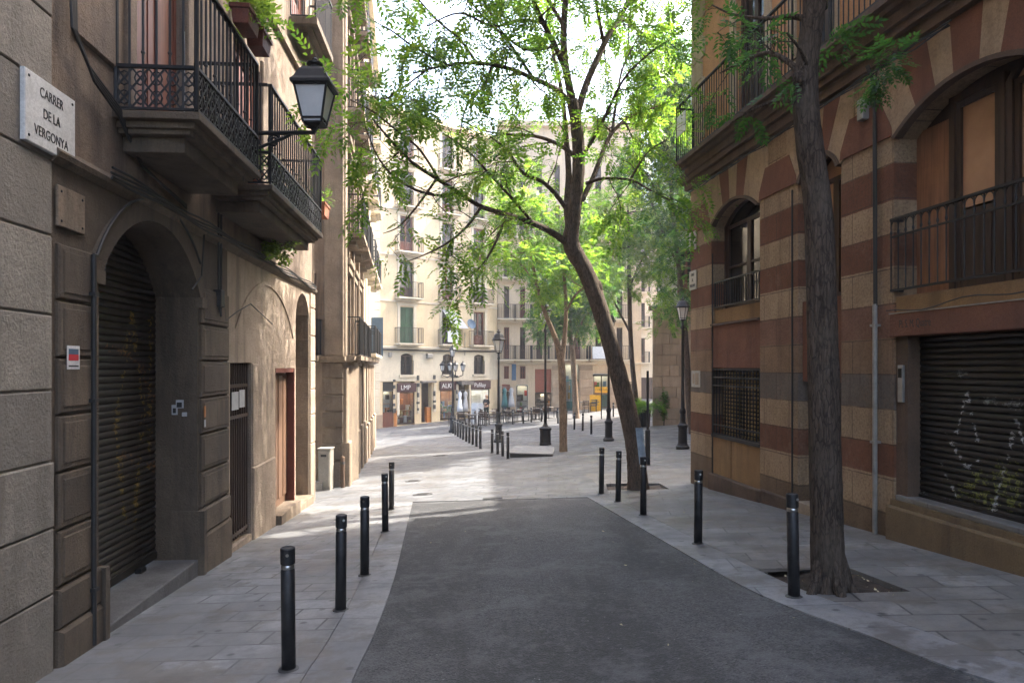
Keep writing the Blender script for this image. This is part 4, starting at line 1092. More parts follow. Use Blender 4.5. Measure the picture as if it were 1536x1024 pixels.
F2 = Frame(-1.14, 52.0, 1, .06)
def beige_house():
    r = froot('apartment_house', F2, 4, 'beige house with stone shopfronts behind the trees at the back of the square', 'house')
    U, P = F2.U, F2.pix; gz = lambda u: F2.g(u)
    uL, uR = U(746.5), U(962); top = P(850, 192)[1]
    zf0 = P(790, 539)[1]; st = P(790, 478)[1] - zf0
    cols = [(U(756), U(764)), (U(780), U(788)), (U(805), U(813)), (U(832), U(840)), (U(862), U(871)), (U(893), U(902)), (U(925), U(934))]
    zsh = P(800, 553)[1]
    shops = [(753, 765, 576), (774.5, 792, 577), (802.5, 827, 553), (845, 868, 545), (890, 913, 560), (935, 952, 572)]
    holes = [rect(a, b, zf0 + st * k + .02, zf0 + st * k + 2.4) for a, b in cols for k in range(5)]
    for a, b in ((U(756), U(763.5)), (U(780), U(788.5))): holes.append(rect(a, b, P(760, 568)[1], P(760, 549)[1]))
    for a, b, y in shops: holes.append(rect(U(a), U(b), gz(U(a)) + .02, P((a + b) / 2, y)[1]))
    m = MB(); m.wall(rect(uL, uR, -4.4, top), holes, 0, .5); m.box(uL, uR, 4, 9, -4, top); m.box(uL, uR + .2, -.4, 9, top, top + .35)
    m.box(uR - .03, uR, 0, 8, -4, top)
    m.build('wall', MT['beige'], r, F2)
    for a, b in ((828, 844.5), (868.5, 889.5), (913.5, 934)):
        z = -4.0; m = MB()
        while z < zf0 - .7: m.blk(U(a) + .03, U(b) - .03, -.07, .02, z + .01, min(z + .62, zf0 - .45) - .01, .012); z += .62
        m.build('stone_pier', MT['stone_far'], r, F2)
    m = MB(); m.prof([(-.05, zf0 - .4), (-.2, zf0 - .3), (-.22, zf0 - .2), (.02, zf0 - .2), (.02, zf0 - .4)], uL, uR)
    for k in range(1, 5): m.box(uL, uR, -.06, .02, zf0 + st * k - .3, zf0 + st * k - .2)
    m.build('string_course', MT['cream_pale'], r, F2)
    for i, (a, b) in enumerate(cols):
        for k in range(5):
            z = zf0 + st * k
            win(r, F2, a, b, z + .02, z + 2.4, .2, 'wood_red' if (i * 3 + k) % 4 == 0 else 'wood_dark', 'glass', 'balcony_door', 1, .3)
            if k < 4: balcony(r, F2, a - .5, b + .5, z - .2, z, .6, z + 1.02, 'cream_pale', .13, 0, [(0, .5, .7), (.5, 1, 1)], .012)
    for a, b in ((U(756), U(763.5)), (U(780), U(788.5))): win(r, F2, a, b, P(760, 568)[1], P(760, 549)[1], .2, 'wood_red', 'glass', 'window', 1)
    kinds = [('rust_board', 2), (None, 1), ('rust_board', 2), ('teal', 1), ('yellow', 1), (None, 2)]
    for n, ((a, b, y), (k, bk)) in enumerate(zip(shops, kinds)):
        a, b = U(a), U(b); zt = P((shops[n][0] + shops[n][1]) / 2, y)[1]; g0 = gz(a); zi = zt
        if k == 'rust_board':
            m = MB(); h = .5 if n == 0 else 1.75
            m.blk(a, b, .05, .2, zt - h, zt - .02, .02); m.build('shop_sign', MT[k], r, F2); zi = zt - h - .04
        if k == 'teal':
            m = MB()
            for u in (a, (a + b) / 2 - .04, b - .08): m.box(u, u + .08, .03, .16, g0, zt - 1.3)
            m.box(a, b, .02, .17, zt - 1.3, zt - 1.18); m.box(a + .08, b - .08, .05, .12, g0, g0 + .7)
            m.build('teal_door', MT['teal'], r, F2); zi = zt
        if k == 'yellow':
            m = MB(); m.blk(a + .1, b - .1, -.03, .05, zt - 1.45, zt - 1.0, .02); s = m.build('shop_sign', MT['yellow'], r, F2)
            text_part('CORREUS', .26, s, MT['ink'], F2.m @ Matrix.Translation(((a + b) / 2, -.034, zt - 1.22)), 'lettering', .003, 'CENTER', .8)
            m = MB(); m.box(b - .62, b - .02, .1, .2, g0, zt - 1.6); m.build('teal_door', MT['teal'], r, F2); zi = zt
        shopwin(r, F2, a + .02, b - .02, g0 + .12, zi - .04, bk, None, 10 + n, .8, goods=8)
    m = MB(); a, b = U(805), U(826); m.box(U(886.5), U(906), -.75, -.6, zf0 + .05, zf0 + .95); m.build('balcony_cloth', MT['white_cloth'], r, F2)
    m = MB(); a, z = P(770.5, 557)[0], P(770.5, 570)[1]; m.blk(a - .16, a + .16, -.35, -.28, z, z + 1.2, .02); m.tube([(a, -.3, z + 1.1), (a, 0, z + 1.1)], .02, 6); m.build('hanging_sign', MT['blue'], r, F2)
    m = MB(); m.blk(U(923), U(931), -.03, 0.0, P(925, 612)[1], P(925, 590)[1], .01); m.build('yellow_panel', MT['yellow'], r, F2)
beige_house()
SF = Frame(7.33, 36.5, 1, .04)
def stone_house():
    r = froot('stone_house', SF, 1, 'white house with a sandstone block ground floor behind the corner of the banded house', 'house')
    P = SF.pix; zc = P(1000, 466)[1]
    m = MB(); m.flat([(.0, .02), (14, .02), (14, 9), (3.2, 9)], -4, zc)
    z = -3.3; k = 0
    while z < zc - .3:
        us = [0]
        while us[-1] < 4: us.append(us[-1] + (.5 + .38 * ((k * 7 + len(us) * 2) % 3)))
        for a, b in zip(us, us[1:]): m.blk(a + .008, b - .008, -.03 - .02 * ((k + int(a * 7)) % 2), .03, z + .008, min(z + .56, zc) - .008, .015)
        z += .56; k += 1
    m.build('ground_floor', MT['stone_far'], r, SF)
    m = MB(); m.prof([(-.08, zc), (-.3, zc + .08), (-.32, zc + .22), (.1, zc + .22), (.1, zc)], -.2, 14); m.build('cornice', MT['sand_stone'], r, SF)
    cols = [(SF.U(1016), SF.U(1016) + 1.0), (4.2, 5.2), (7, 8)]
    hs = [rect(a, b, z, z + 2.6) for a, b in cols for z in (zc + .7, zc + 4.4, zc + 8.1)]
    m = MB(); m.wall(rect(.38, 14, zc + .22, zc + 12.5), hs, .0, .3); m.flat([(.39, .01), (.42, .01), (3.44, 8), (3.41, 8)], zc + .22, zc + 12.5); m.box(.1, 14, -.3, .4, zc + 12.5, zc + 12.8); m.box(3, 14, .4, 8, zc + 12.5, zc + 12.8)
    m.build('upper_wall', MT['white_wall'], r, SF)
    for a, b in cols:
        for k, z in enumerate((zc + .7, zc + 4.4, zc + 8.1)):
            win(r, SF, a, b, z, z + 2.6, .15, 'wood_red', 'glass', 'balcony_door', 1, .3)
            if k: balcony(r, SF, a - .4, b + .4, z - .25, z, .6, z + 1.05, 'sand_stone', .12, 0, [(0, .5, .7), (.5, 1, 1)], .012)
    m = MB(); m.blk(2.0, 3.2, -.06, .02, -4, -.4, .03); m.build('door_surround', MT['terracotta'], r, SF)
stone_house()
BKF = Frame(8.0, 66.0, 1, -.05)
def back_house():
    r = froot('apartment_house', BKF, 3, 'pale house at the end of the side street between the stone house and the shops', 'house')
    hs = [rect(a, a + 1.1, z, z + 2.3) for a in (.8, 3.4, 6, 8.6) for z in (.4, 3.7, 7, 10.3)]
    m = MB(); m.wall(rect(-1, 12, -4.5, 15), hs, 0, .3); m.build('wall', MT['cream_pale'], r, BKF)
    for a in (.8, 3.4, 6, 8.6):
        for z in (.4, 3.7, 7, 10.3):
            win(r, BKF, a, a + 1.1, z, z + 2.3, .15, 'wood_dark', 'glass', 'balcony_door', 1, .3)
            balcony(r, BKF, a - .4, a + 1.5, z - .2, z, .55, z + 1.0, 'cream_pale', .13, 0, [(0, .5, .7), (.5, 1, 1)], .012)
    m = MB()
    for a in (.5, 3.2, 6): m.blk(a, a + 2, -.04, .02, -4, -1.0, .03)
    m.build('shop_front', MT['wood_dark'], r, BKF)
back_house()

PF = Frame(12.5, 34.5, 0, -1)
def shade_house():  # unseen house, added to keep the sun off the right of the square
    r = froot('apartment_house', PF, 9, 'ochre house added out of view behind the banded house to shade the square', 'house')
    cols = [1.2 + 2.9 * k for k in range(6)]; zs = [-.2 + 3.3 * k for k in range(4)]
    hs = [rect(c, c + 1.1, z, z + 2.3) for c in cols for z in zs]
    m = MB(); m.wall(rect(0, 18.5, -4.5, 12.8), hs, 0, .3); m.box(0, .05, .31, 9, -4.5, 12.8); m.box(18.45, 18.5, .31, 9, -4.5, 12.8); m.box(0, 18.5, 8.9, 9, -4.5, 12.8); m.box(-.2, 18.7, -.4, 9.2, 12.8, 13.2)
    m.build('wall', MT['beige'], r, PF)
    for c in cols:
        for z in zs:
            win(r, PF, c, c + 1.1, z, z + 2.3, .15, 'wood_dark', 'glass', 'balcony_door', 1, .3)
            balcony(r, PF, c - .4, c + 1.5, z - .2, z, .55, z + 1.0, 'cream_pale', .13, 0, [(0, .5, .7), (.5, 1, 1)], .012)
shade_house()
# ================================================================== ground
def sheet(name, outer, holes, mat, dz=0.0, depth=.06):
    loops = [outer] + holes
    tri = tessellate_polygon([[Vector((p[0], p[1], 0)) for p in l] for l in loops])
    m = MB(); allp = [p for l in loops for p in l]
    n = m.add([(p[0], p[1], G(p[0], p[1]) + dz) for p in allp])
    for t in tri: m.face([n + i for i in t])
    k = 0
    for l in loops:
        b = m.add([(p[0], p[1], G(p[0], p[1]) + dz - depth) for p in l])
        for i in range(len(l)):
            j = (i + 1) % len(l); m.face((n + k + i, n + k + j, b + j, b + i))
        k += len(l)
    return tag(m.build(name, MT[mat]), kind='structure')
def grid(name, xs, ys, mat, dz=0.0):
    m = MB()
    n = m.add([(x, y, G(x, y) + dz) for y in ys for x in xs]); w = len(xs)
    for j in range(len(ys) - 1):
        for i in range(w - 1): m.face((n + j*w + i, n + j*w + i + 1, n + (j+1)*w + i + 1, n + (j+1)*w + i))
    return tag(m.build(name, MT[mat]), kind='structure')
xs = [-600, -200, -60, -30, -9, -6, -3, 0, 3, 6, 9, 30, 60, 200, 600]
grid('ground', xs, [-200, -60, -25, 0, 18] + list(range(20, 40, 2)) + [60, 100, 300, 900], 'earth', -.14)
def smooth(pts, n=6):
    out = []
    P = [pts[0]] + pts + [pts[-1]]
    for i in range(1, len(P) - 2):
        for k in range(n):
            t = k / n; a, b, c, d = P[i-1], P[i], P[i+1], P[i+2]
            out.append(tuple(.5*((2*b[q]) + (-a[q]+c[q])*t + (2*a[q]-5*b[q]+4*c[q]-d[q])*t*t + (-a[q]+3*b[q]-3*c[q]+d[q])*t**3) for q in (0, 1)))
    out.append(tuple(pts[-1])); return out
xy = lambda px, py: tuple(gp(px, py)[:2])
LE = smooth([(-.95, -25), (-.95, -4), (-.95, 2.5)] + [xy(528, 1020), xy(561, 950), xy(590, 870), xy(606, 805), xy(619, 752)])
RE = smooth([(4.1, -25), (4.1, -4), (3.9, 2.0)] + [xy(1450, 1008), xy(1300, 951), xy(1132, 887), xy(1001, 814), xy(881, 745)])
eL, eR = LE[-1], RE[-1]
sheet('road', LE + RE[::-1], [], 'asphalt', -.012, .1)
def offset(line, d):
    out = []
    for i, p in enumerate(line):
        a, b = line[max(0, i-1)], line[min(len(line)-1, i+1)]
        tx, ty = b[0]-a[0], b[1]-a[1]; L = math.hypot(tx, ty); out.append((p[0] - ty / L * d, p[1] + tx / L * d))
    return out
LK, RK = offset(LE, .36), offset(RE, -.42); LK2, RK2 = offset(LE, .367), offset(RE, -.427)
sheet('kerb', LE + LK[::-1], [], 'kerb', .0, .1); sheet('kerb', RE + RK[::-1], [], 'kerb', .0, .1)
lineL, lineR = LK[-1], RK[-1]
sheet('pavement', [(-9, -25)] + LK2 + [(-9, lineL[1])], [], 'walk', -.002)
pit1 = [xy(903, 735), xy(1004, 733), xy(989, 724), xy(909, 725)]
pit2 = [xy(1190, 891), xy(1366, 886), xy(1272, 850), xy(1122, 853)]
sheet('pavement', RK2 + [(lineR[0], 18.0), (9, 18.0), (9, -25)], [pit1, pit2], 'walk_right', -.002, .1)
sheet('square', [(-9, lineL[1]), lineL, eL, eR, lineR, (lineR[0], 18.0), (-9, 18.0)], [], 'plaza', -.002)
grid('square', [-40, -20, -9, -6, -3, 0, 3, 6, 9, 20, 40], [18, 20, 22, 24, 26, 28, 30, 32, 34, 36, 38, 60, 90], 'plaza', -.002)
grid('square', [9, 20, 40], [-25, 0, 18], 'plaza', -.002); grid('square', [-40, -20, -9], [-25, 0, 18], 'plaza', -.002)
# soil in the tree pits
for p in (pit1, pit2):
    c = (sum(q[0] for q in p) / 4, sum(q[1] for q in p) / 4)
    m = MB(); n = 9; ids = []
    for j in range(n + 1):
        for i in range(n + 1):
            s, t = i / n, j / n
            x = (p[0][0]*(1-s) + p[1][0]*s)*(1-t) + (p[3][0]*(1-s) + p[2][0]*s)*t; y = (p[0][1]*(1-s) + p[1][1]*s)*(1-t) + (p[3][1]*(1-s) + p[2][1]*s)*t
            m.add([(x, y, G(x, y) - .075 + .035 * random.random() + .05 * math.exp(-((x-c[0])**2 + (y-c[1])**2) / .15))])
    for j in range(n):
        for i in range(n): a = j*(n+1) + i; m.face((a, a+1, a+n+2, a+n+1))
    m.smooth = False
    tag(m.build('soil', MT['earth']), kind='structure')
# scraps and fallen leaves lying in the near tree pit and on the road
m = MB()
for k in range(60):
    p = pit2; s, t = random.random(), random.random()
    if k >= 40: x, y = random.uniform(-1.2, 3.5), random.uniform(3.5, 12)
    else:
        x = (p[0][0]*(1-s) + p[1][0]*s)*(1-t) + (p[3][0]*(1-s) + p[2][0]*s)*t; y = (p[0][1]*(1-s) + p[1][1]*s)*(1-t) + (p[3][1]*(1-s) + p[2][1]*s)*t
    z = G(x, y) + (.0 if k >= 40 else -.028); a = random.uniform(0, 6.28); e = random.uniform(.012, .03)
    n = m.add([(x + e*math.cos(a+q*1.57)*(1 if q % 2 else .5), y + e*math.sin(a+q*1.57)*(1 if q % 2 else .5), z + .004*q + .002) for q in range(4)]); m.face((n, n+1, n+2, n+3))
tag(m.build('litter', simple('pale_scraps', (.42, .36, .22), .8)), kind='stuff')

# covers let into the paving
def cover(px, py, r, lab, square=False):
    p = gp(px, py); o = empty('manhole_cover', (p.x, p.y, p.z), 0, lab, 'manhole cover')
    sx, sy = .055, -.055 if p.y < 18 else -.02
    m = MB()
    def ring(r0, r1, h, n=24): m.lathe([(r0, -.02), (r0, h), (r1, h), (r1, -.02)], 0, 0, n)
    if square:
        m.box(-r, r, -r*.6, r*.6, -.02, .006)
        for k in range(-3, 4): m.box(-r*.9, r*.9, r*.15*k - .015, r*.15*k + .015, .006, .012)
    else:
        m.lathe([(r, -.02), (r, .006), (r * .9, .008), (.02, .008)], 0, 0, 28); 
        for k in range(-3, 4): m.box(-.55*r, .55*r, r*.18*k - .012, r*.18*k + .012, .008, .013)
    for i, v in enumerate(m.v): m.v[i] = (v[0], v[1], v[2] + G(p.x + v[0], p.y + v[1]) - p.z)
    m.build('lid', MT['steel_edge'], o)
cover(634, 741, .22, 'round dark manhole cover just beyond the left end of the asphalt')
cover(620, 721, .22, 'round dark manhole cover in the sunlit paving left of the road axis')
cover(661, 683, .3, 'round manhole cover far down the paved street near the row of bollards')
cover(739, 747, .2, 'rectangular drain grating at the end of the asphalt', True)

# ================================================================== bollards
def make_bollard():
    r = empty('bollard', (0, 0, 0), 0, '', 'bollard', 'black steel bollards')
    m = MB(); m.smooth = True; m.lathe([(.051, -.05), (.051, .735), (.046, .74), (.046, .745)], 0, 0, 20); b = m.build('post', MT['black'], r)
    m = MB(); m.smooth = True; m.lathe([(.042, .744), (.048, .748), (.048, .775), (.042, .779)], 0, 0, 20); m.build('steel_ring', MT['steel'], r)
    m = MB(); m.lathe([(.044, .778), (.053, .785), (.053, .893), (.049, .9), (.042, .9), (.04, .896), (.0, .896)], 0, 0, 20); c = m.build('cap', MT['black'], r)
    m = MB(); m.lathe([(.012, 0), (.012, .004), (.0, .005)], 0, 0, 10)
    me = m.build('badge', MT['steel'], c, Matrix.Translation((.02, -.0515, .855)) @ Matrix.Rotation(R(90), 4, 'X'))
    m = MB(); m.lathe([(.075, -.05), (.075, .004), (.05, .012)], 0, 0, 16); m.build('base_plate', MT['steel_edge'], r)
    return r
BOL = make_bollard(); first = [True]
def bollard(px, py, lab, scale=1.0, group=None):
    global BOL
    p = gp(px, py)
    o = BOL if first[0] else copy_tree(BOL)
    first[0] = False
    o.location = p; o.rotation_euler = (random.uniform(-.02, .02), random.uniform(-.02, .02), random.uniform(-.5, .5)); o.scale = (1, 1, scale)
    o['label'] = lab
    if group: o['group'] = group
    return o
GL = 'bollards along the left pavement'; GR = 'bollards along the right pavement'
for (x, y, l) in ((433, 1003, 'nearest black bollard on the left pavement, largest in view'), (511, 914, 'black bollard with a steel badge on its cap, second on the left pavement'),
                  (547, 862, 'third black bollard from the front on the left pavement'), (578, 797, 'fourth black bollard on the left pavement, partly before the last one'), (587, 764, 'last black bollard on the left pavement at the end of the asphalt')):
    bollard(x, y, l, 1, GL)
for (x, y, l) in ((1191, 894, 'black bollard with pale cap standing beside the tree pit of the near right tree'), (1047, 815, 'black bollard alone before the banded house corner on the right pavement'),
                  (965, 772, 'black bollard in front of the leaning tree trunk'), (927, 752, 'black bollard left of the leaning tree trunk, middle of three'), (902, 740, 'black bollard at the right end of the asphalt, farthest on the right pavement')):
    bollard(x, y, l, 1.02, GR)
a, b = gp(679.5, 650), gp(720.5, 672.5)
for k in range(10):
    p = a.lerp(b, k / 9); q = copy_tree(BOL); q.location = (p.x, p.y, G(p.x, p.y)); q.rotation_euler = (0, 0, 0); q.scale = (1.1, 1.1, 1)
    q['group'] = 'row of bollards along the cafe terrace'
    q['label'] = 'slim black bollard in the close row, ' + ('far end of the row by the candelabra lamp' if k == 0 else 'near end of the row' if k == 9 else 'number %s counted from the candelabra lamp' % ('one two three four five six seven eight nine ten'.split()[k]))
for (x, y, l) in ((738, 679, 'black bollard between the close row and the lamp post in the square'), (746.5, 681, 'black bollard just left of the foot of the lantern post in the square'), (754, 684, 'black bollard just right of the foot of the lantern post in the square'), (762, 688, 'nearest black bollard at the corner of the pale stone slab')):
    bollard(x, y, l, 1, 'bollards round the lamp in the square')
for (x, y, l) in ((769, 636, 'leftmost black bollard before the cafe tables'), (785, 635, 'second black bollard from the left before the cafe tables'), (797, 633, 'third black bollard from the left before the cafe tables'), (812, 632, 'black bollard before the cafe tables just left of the box base lamp'), (837, 635, 'black bollard left of the forked tree trunk'), (849.5, 640, 'black bollard right behind the forked tree trunk'), (861.5, 644, 'leftmost of three black bollards beyond the forked tree'), (874, 646, 'middle of three black bollards beyond the forked tree'), (887, 651, 'rightmost and nearest of three black bollards beyond the forked tree'), (920, 625, 'black bollard far back by the yellow panel')):
    bollard(x, y, l, 1, 'bollards at the back of the square')

# ================================================================== lamps
def lantern(m_frame, m_glass, m_roof, c, h, w0, w1, n=4, tw=R(45)):
    """tapered lantern: glass widening from w0 to w1 (half widths across corners), frame bars, flared roof with a chimney knob"""
    x, y, z = c
    P = lambda k, r, zz: (x + r * math.cos(tw + 2*math.pi*k/n), y + r * math.sin(tw + 2*math.pi*k/n), zz)
    m_glass.lathe([(w0 * .96, 0), (w1 * .96, h)], x, y, n, z, tw)
    for k in range(n): m_frame.tube([P(k, w0, z), P(k, w1, z + h)], w1 * .055, 5)
    for r, zz in ((w0, z), (w1, z + h), (w0 + (w1 - w0) * .12, z + h * .12)):
        for k in range(n): m_frame.tube([P(k, r, zz), P(k + 1, r, zz)], w1 * .05, 5)
    m_frame.lathe([(.02, -h * .18), (.05, -h * .1), (w0 * .7, -.03), (w0, 0)], x, y, n, z, tw)
    m_roof.lathe([(w1 * .95, h), (w1 * 1.22, h + .02), (w1 * 1.22, h + .05), (w1 * 1.05, h * 1.12 + .04), (w1 * .80, h * 1.45), (w1 * .62, h * 1.55), (w1 * .5, h * 1.57), (w1 * .3, h * 1.60)], x, y, n, z, tw)
    m_roof.lathe([(w1 * .22, h * 1.58), (w1 * .2, h * 1.68), (w1 * .36, h * 1.70), (w1 * .36, h * 1.74), (w1 * .2, h * 1.78), (w1 * .1, h * 1.82), (w1 * .12, h * 1.86), (.01, h * 1.92)], x, y, 12, z)
def wall_lamp():
    Y = 8.8; c = at(472, 187, Y)
    u = (Y - 3) * 1.0032; wl = LF.w(u + .04, 0, c.z - .08)
    r = empty('wall_lamp', (wl.x, wl.y, wl.z), 0, 'black iron wall lantern with frosted glass on a long scrolled bracket beside the balconies', 'lamp')
    I = Matrix.Identity(4)
    f, g, rf = MB(), MB(), MB(); lantern(f, g, rf, c, .44, .16, .28)
    lo = f.build('lantern', MT['iron'], r, I); g.build('lamp_glass', MT['lamp_glass'], lo, I); rf.build('lantern_roof', MT['iron'], lo, I)
    m = MB(); e = c - Vector((0, 0, .1)); s = Vector((wl.x, wl.y, e.z))
    m.tube([s, s.lerp(e, .5), e, e + Vector((.0, 0, .06))], .028, 8)
    m.tube([e, e + Vector((.1, 0, .14)), c + Vector((.14, 0, .04))], .014, 6); m.tube([e, e + Vector((-.1, 0, .12)), c + Vector((-.14, 0, .04))], .014, 6)
    low = s - Vector((0, 0, .34))
    m.tube([low, low + (e - s) * .3 + Vector((0, 0, .06)), s + (e - s) * .72 + Vector((0, 0, -.06)), s + (e - s) * .78 + Vector((0, 0, -.02))], .02, 6)
    d = (e - s).normalized()
    for k, (cc, rr, tt) in enumerate(((.62, .085, 1.6), (.42, .10, 1.6), (.2, .12, 1.7))):
        cen = s + d * (e - s).length * cc + Vector((0, 0, -.1 - .04 * k))
        m.tube([cen + (d * math.cos(t) + Vector((0, 0, 1)) * math.sin(t)) * rr * (1 - t / 14) for t in [2*math.pi*tt*i/24 for i in range(25)]], .015, 5)
    m.box(wl.x - .04, wl.x + .02, wl.y - .06, wl.y + .06, wl.z - .42, wl.z + .1)
    m.build('bracket', MT['iron'], r, I)
wall_lamp()
def lamp_post(px, py, ytop, lab, kind='lantern', lsize=1.0, px_top=None):
    p = gp(px, py); H = (HY - ytop) / F * p.y - p.z
    r = empty('lamp_post', p, 0, lab, 'street lamp', 'street lamps in the square')
    M4 = Matrix.Translation(p)
    hl = .62 * lsize; shaft = H - hl * 1.95 if kind != 'arms' else H * .72
    m = MB(); m.smooth = False
    if kind == 'box':
        m.lathe([(.26, -.05), (.26, .08), (.24, .1), (.24, .62), (.27, .64), (.27, .7), (.12, .78), (.075, .9), (.06, 1.0)], 0, 0, 8, 0, R(22.5))
    else:
        m.lathe([(.23, -.05), (.23, .09), (.19, .13), (.16, .2), (.15, .72), (.175, .76), (.175, .82), (.12, .88), (.095, .95), (.08, 1.2), (.105, 1.24), (.105, 1.3), (.07, 1.4)], 0, 0, 16)
    m.build('base', MT['iron'], r, M4)
    m = MB(); m.smooth = True
    z0 = .95 if kind == 'box' else 1.38
    m.lathe([(.065, z0), (.05, shaft * .5), (.042, shaft - .25), (.065, shaft - .22), (.065, shaft - .17), (.038, shaft - .1), (.038, shaft)], 0, 0, 12)
    m.build('post', MT['iron'], r, M4)
    def put(c, k=1.0, n=6):
        f, g, rf = MB(), MB(), MB(); lantern(f, g, rf, c, .62 * lsize * k, .16 * lsize * k, .30 * lsize * k, n)
        lo = f.build('lantern', MT['iron'], r, M4); g.build('lamp_glass', MT['lamp_glass'], lo, M4); rf.build('lantern_roof', MT['iron'], lo, M4)
    if kind == 'arms':
        put((0, 0, shaft + .75), .8)
        m = MB(); m.tube([(0, 0, shaft - .1), (0, 0, shaft + .7)], .04, 8)
        for k in range(4):
            a = R(20 + 90 * k); ex, ey = .6 * math.cos(a), .6 * math.sin(a)
            m.tube([(0, 0, shaft - .25), (ex * .5, ey * .5, shaft - .42), (ex, ey, shaft - .3), (ex, ey, shaft - .12)], .028, 6)
            put((ex, ey, shaft - .06), .66)
        m.build('arm', MT['iron'], r, M4)
    else:
        put((0, 0, shaft + .08))
    return r
lamp_post(748, 663, 496, 'black iron lamp post with a single lantern before the corner of the cream house', 'lantern', .88)
lamp_post(679, 648, 518, 'black candelabra lamp post with several lantern arms before the shops', 'arms', .72)
lamp_post(818, 667, 452, 'slim black lamp post on an octagonal box base left of the forked tree', 'box', .85)
lamp_post(913, 661, 468, 'black lamp post with flared iron base left of the leaning tree trunk', 'lantern', .85)
lamp_post(1024, 673, 448, 'black lamp post standing at the corner of the banded house', 'lantern', .66)
def sign_post(px, py, ytop, lab, plate_):
    p = gp(px, py); H = (HY - ytop) / F * p.y - p.z
    r = empty('sign_post', p, 0, lab, 'sign post'); M4 = Matrix.Translation(p)
    m = MB(); m.lathe([(.035, 0), (.035, H)], 0, 0, 10); m.build('pole', MT['iron'], r, M4)
    m = MB()
    if plate_ == 'sleeve': m.lathe([(.07, -.02), (.07, .95), (.05, .98)], 0, 0, 14); m.build('sleeve', MT['black'], r, M4)
    else: m.blk(-.5, .5, -.2, .2, H - .04, H + .06, .01); m.build('lamp_head', MT['iron'], r, M4)
sign_post(971.5, 697, 556, 'thin dark sign pole with a thick black sleeve right of the leaning trunk', 'sleeve')
sign_post(902, 628, 563, 'dark post with a flat wide head before the yellow lettered shop', 'head')

# ================================================================== things standing about
def slab():
    P = [xy(765, 686), xy(829, 684), xy(831, 676.5), xy(774, 677.5)]; zc = max(G(*p) for p in P)
    c = (sum(p[0] for p in P)/4, sum(p[1] for p in P)/4)
    r = empty('stone_slab', (c[0], c[1], G(*c)), 0, 'low pale stone slab set in the square before the forked tree', 'stone slab')
    m = MB(); m.flat(P, zc - .4, zc + .04); m.build('side', MT['steel_edge'], r, Matrix.Identity(4))
    m = MB(); q = [(c[0] + (p[0]-c[0])*1.03, c[1] + (p[1]-c[1])*1.03) for p in P]; m.flat(q, zc + .04, zc + .085); m.build('top', MT['slab_top'], r, Matrix.Identity(4), .015)
slab()
def cabinet():
    p = Vector(((488.5 - CX) / F * 17.5, 17.5, 0)); p.z = G(p.x, p.y) + .02
    r = empty('utility_cabinet', p, 0, 'tall narrow grey white metal cabinet against the banded stone flank', 'cabinet'); M4 = Matrix.Translation(p)
    h = (720 - 660) / F * 17.5
    m = MB(); m.blk(-.15, .15, -.15, .2, -.1, h, .015); m.build('body', MT['cabinet'], r, M4)
    m = MB(); m.blk(-.13, .13, -.165, -.14, .08, h - .06, .008); d = m.build('door', MT['cabinet'], r, M4)
    m = MB(); m.box(-.08, .06, -.168, -.1655, h - .18, h - .12); m.build('label', MT['ink'], d, M4)
    m = MB(); m.blk(-.17, .17, -.17, .22, h, h + .03, .01); m.build('lid', MT['cabinet'], r, M4)
    q = Vector(((471 + 8 - CX) / F * 17.4, 17.4, 0)); q.z = G(q.x, q.y)
    r = empty('meter_box', q, 0, 'small low grey box at the foot of the utility cabinet', 'box'); M4 = Matrix.Translation(q)
    m = MB(); m.blk(-.12, .1, -.12, .1, -.05, .2, .01); m.build('body', MT['galv'], r, M4)
    m = MB(); m.blk(-.13, .11, -.13, .11, .2, .23, .005); m.build('lid', MT['cabinet'], r, M4)
    q = gp(514, 731); r = empty('rusty_post', q, 0, 'short rusty brown post at the corner of the banded stone flank', 'post'); M4 = Matrix.Translation(q)
    m = MB(); m.lathe([(.055, -.05), (.055, .76), (.03, .8)], 0, 0, 12); m.build('post', MT['brown_trim'], r, M4)
    m = MB(); m.lathe([(.06, .6), (.06, .66)], 0, 0, 12); m.build('collar', MT['steel_edge'], r, M4)
    q = Vector(((521 - CX) / F * 19.6, 19.6, 0)); q.z = G(q.x, q.y); r = empty('white_box', q, 0, 'low white box against the sandstone pier past the rusty post', 'box'); M4 = Matrix.Translation(q)
    m = MB(); m.blk(-.12, .08, -.2, .2, -.05, .95, .02); m.build('body', MT['white_paint'], r, M4)
    m = MB(); m.blk(-.13, .09, -.21, .21, .95, .99, .01); m.build('lid', MT['white_paint'], r, M4)
cabinet()
def planter():
    p = gp(968, 640); r = empty('planter', p, 0, 'tall black tapered planter with a bushy palm like plant by the stone house', 'planter'); M4 = Matrix.Translation(p)
    m = MB(); m.lathe([(.26, 0), (.36, .82), (.38, .84), (.38, .9), (.33, .9), (.32, .8)], 0, 0, 4, 0, R(45)); m.build('pot', MT['black'], r, M4)
planter()
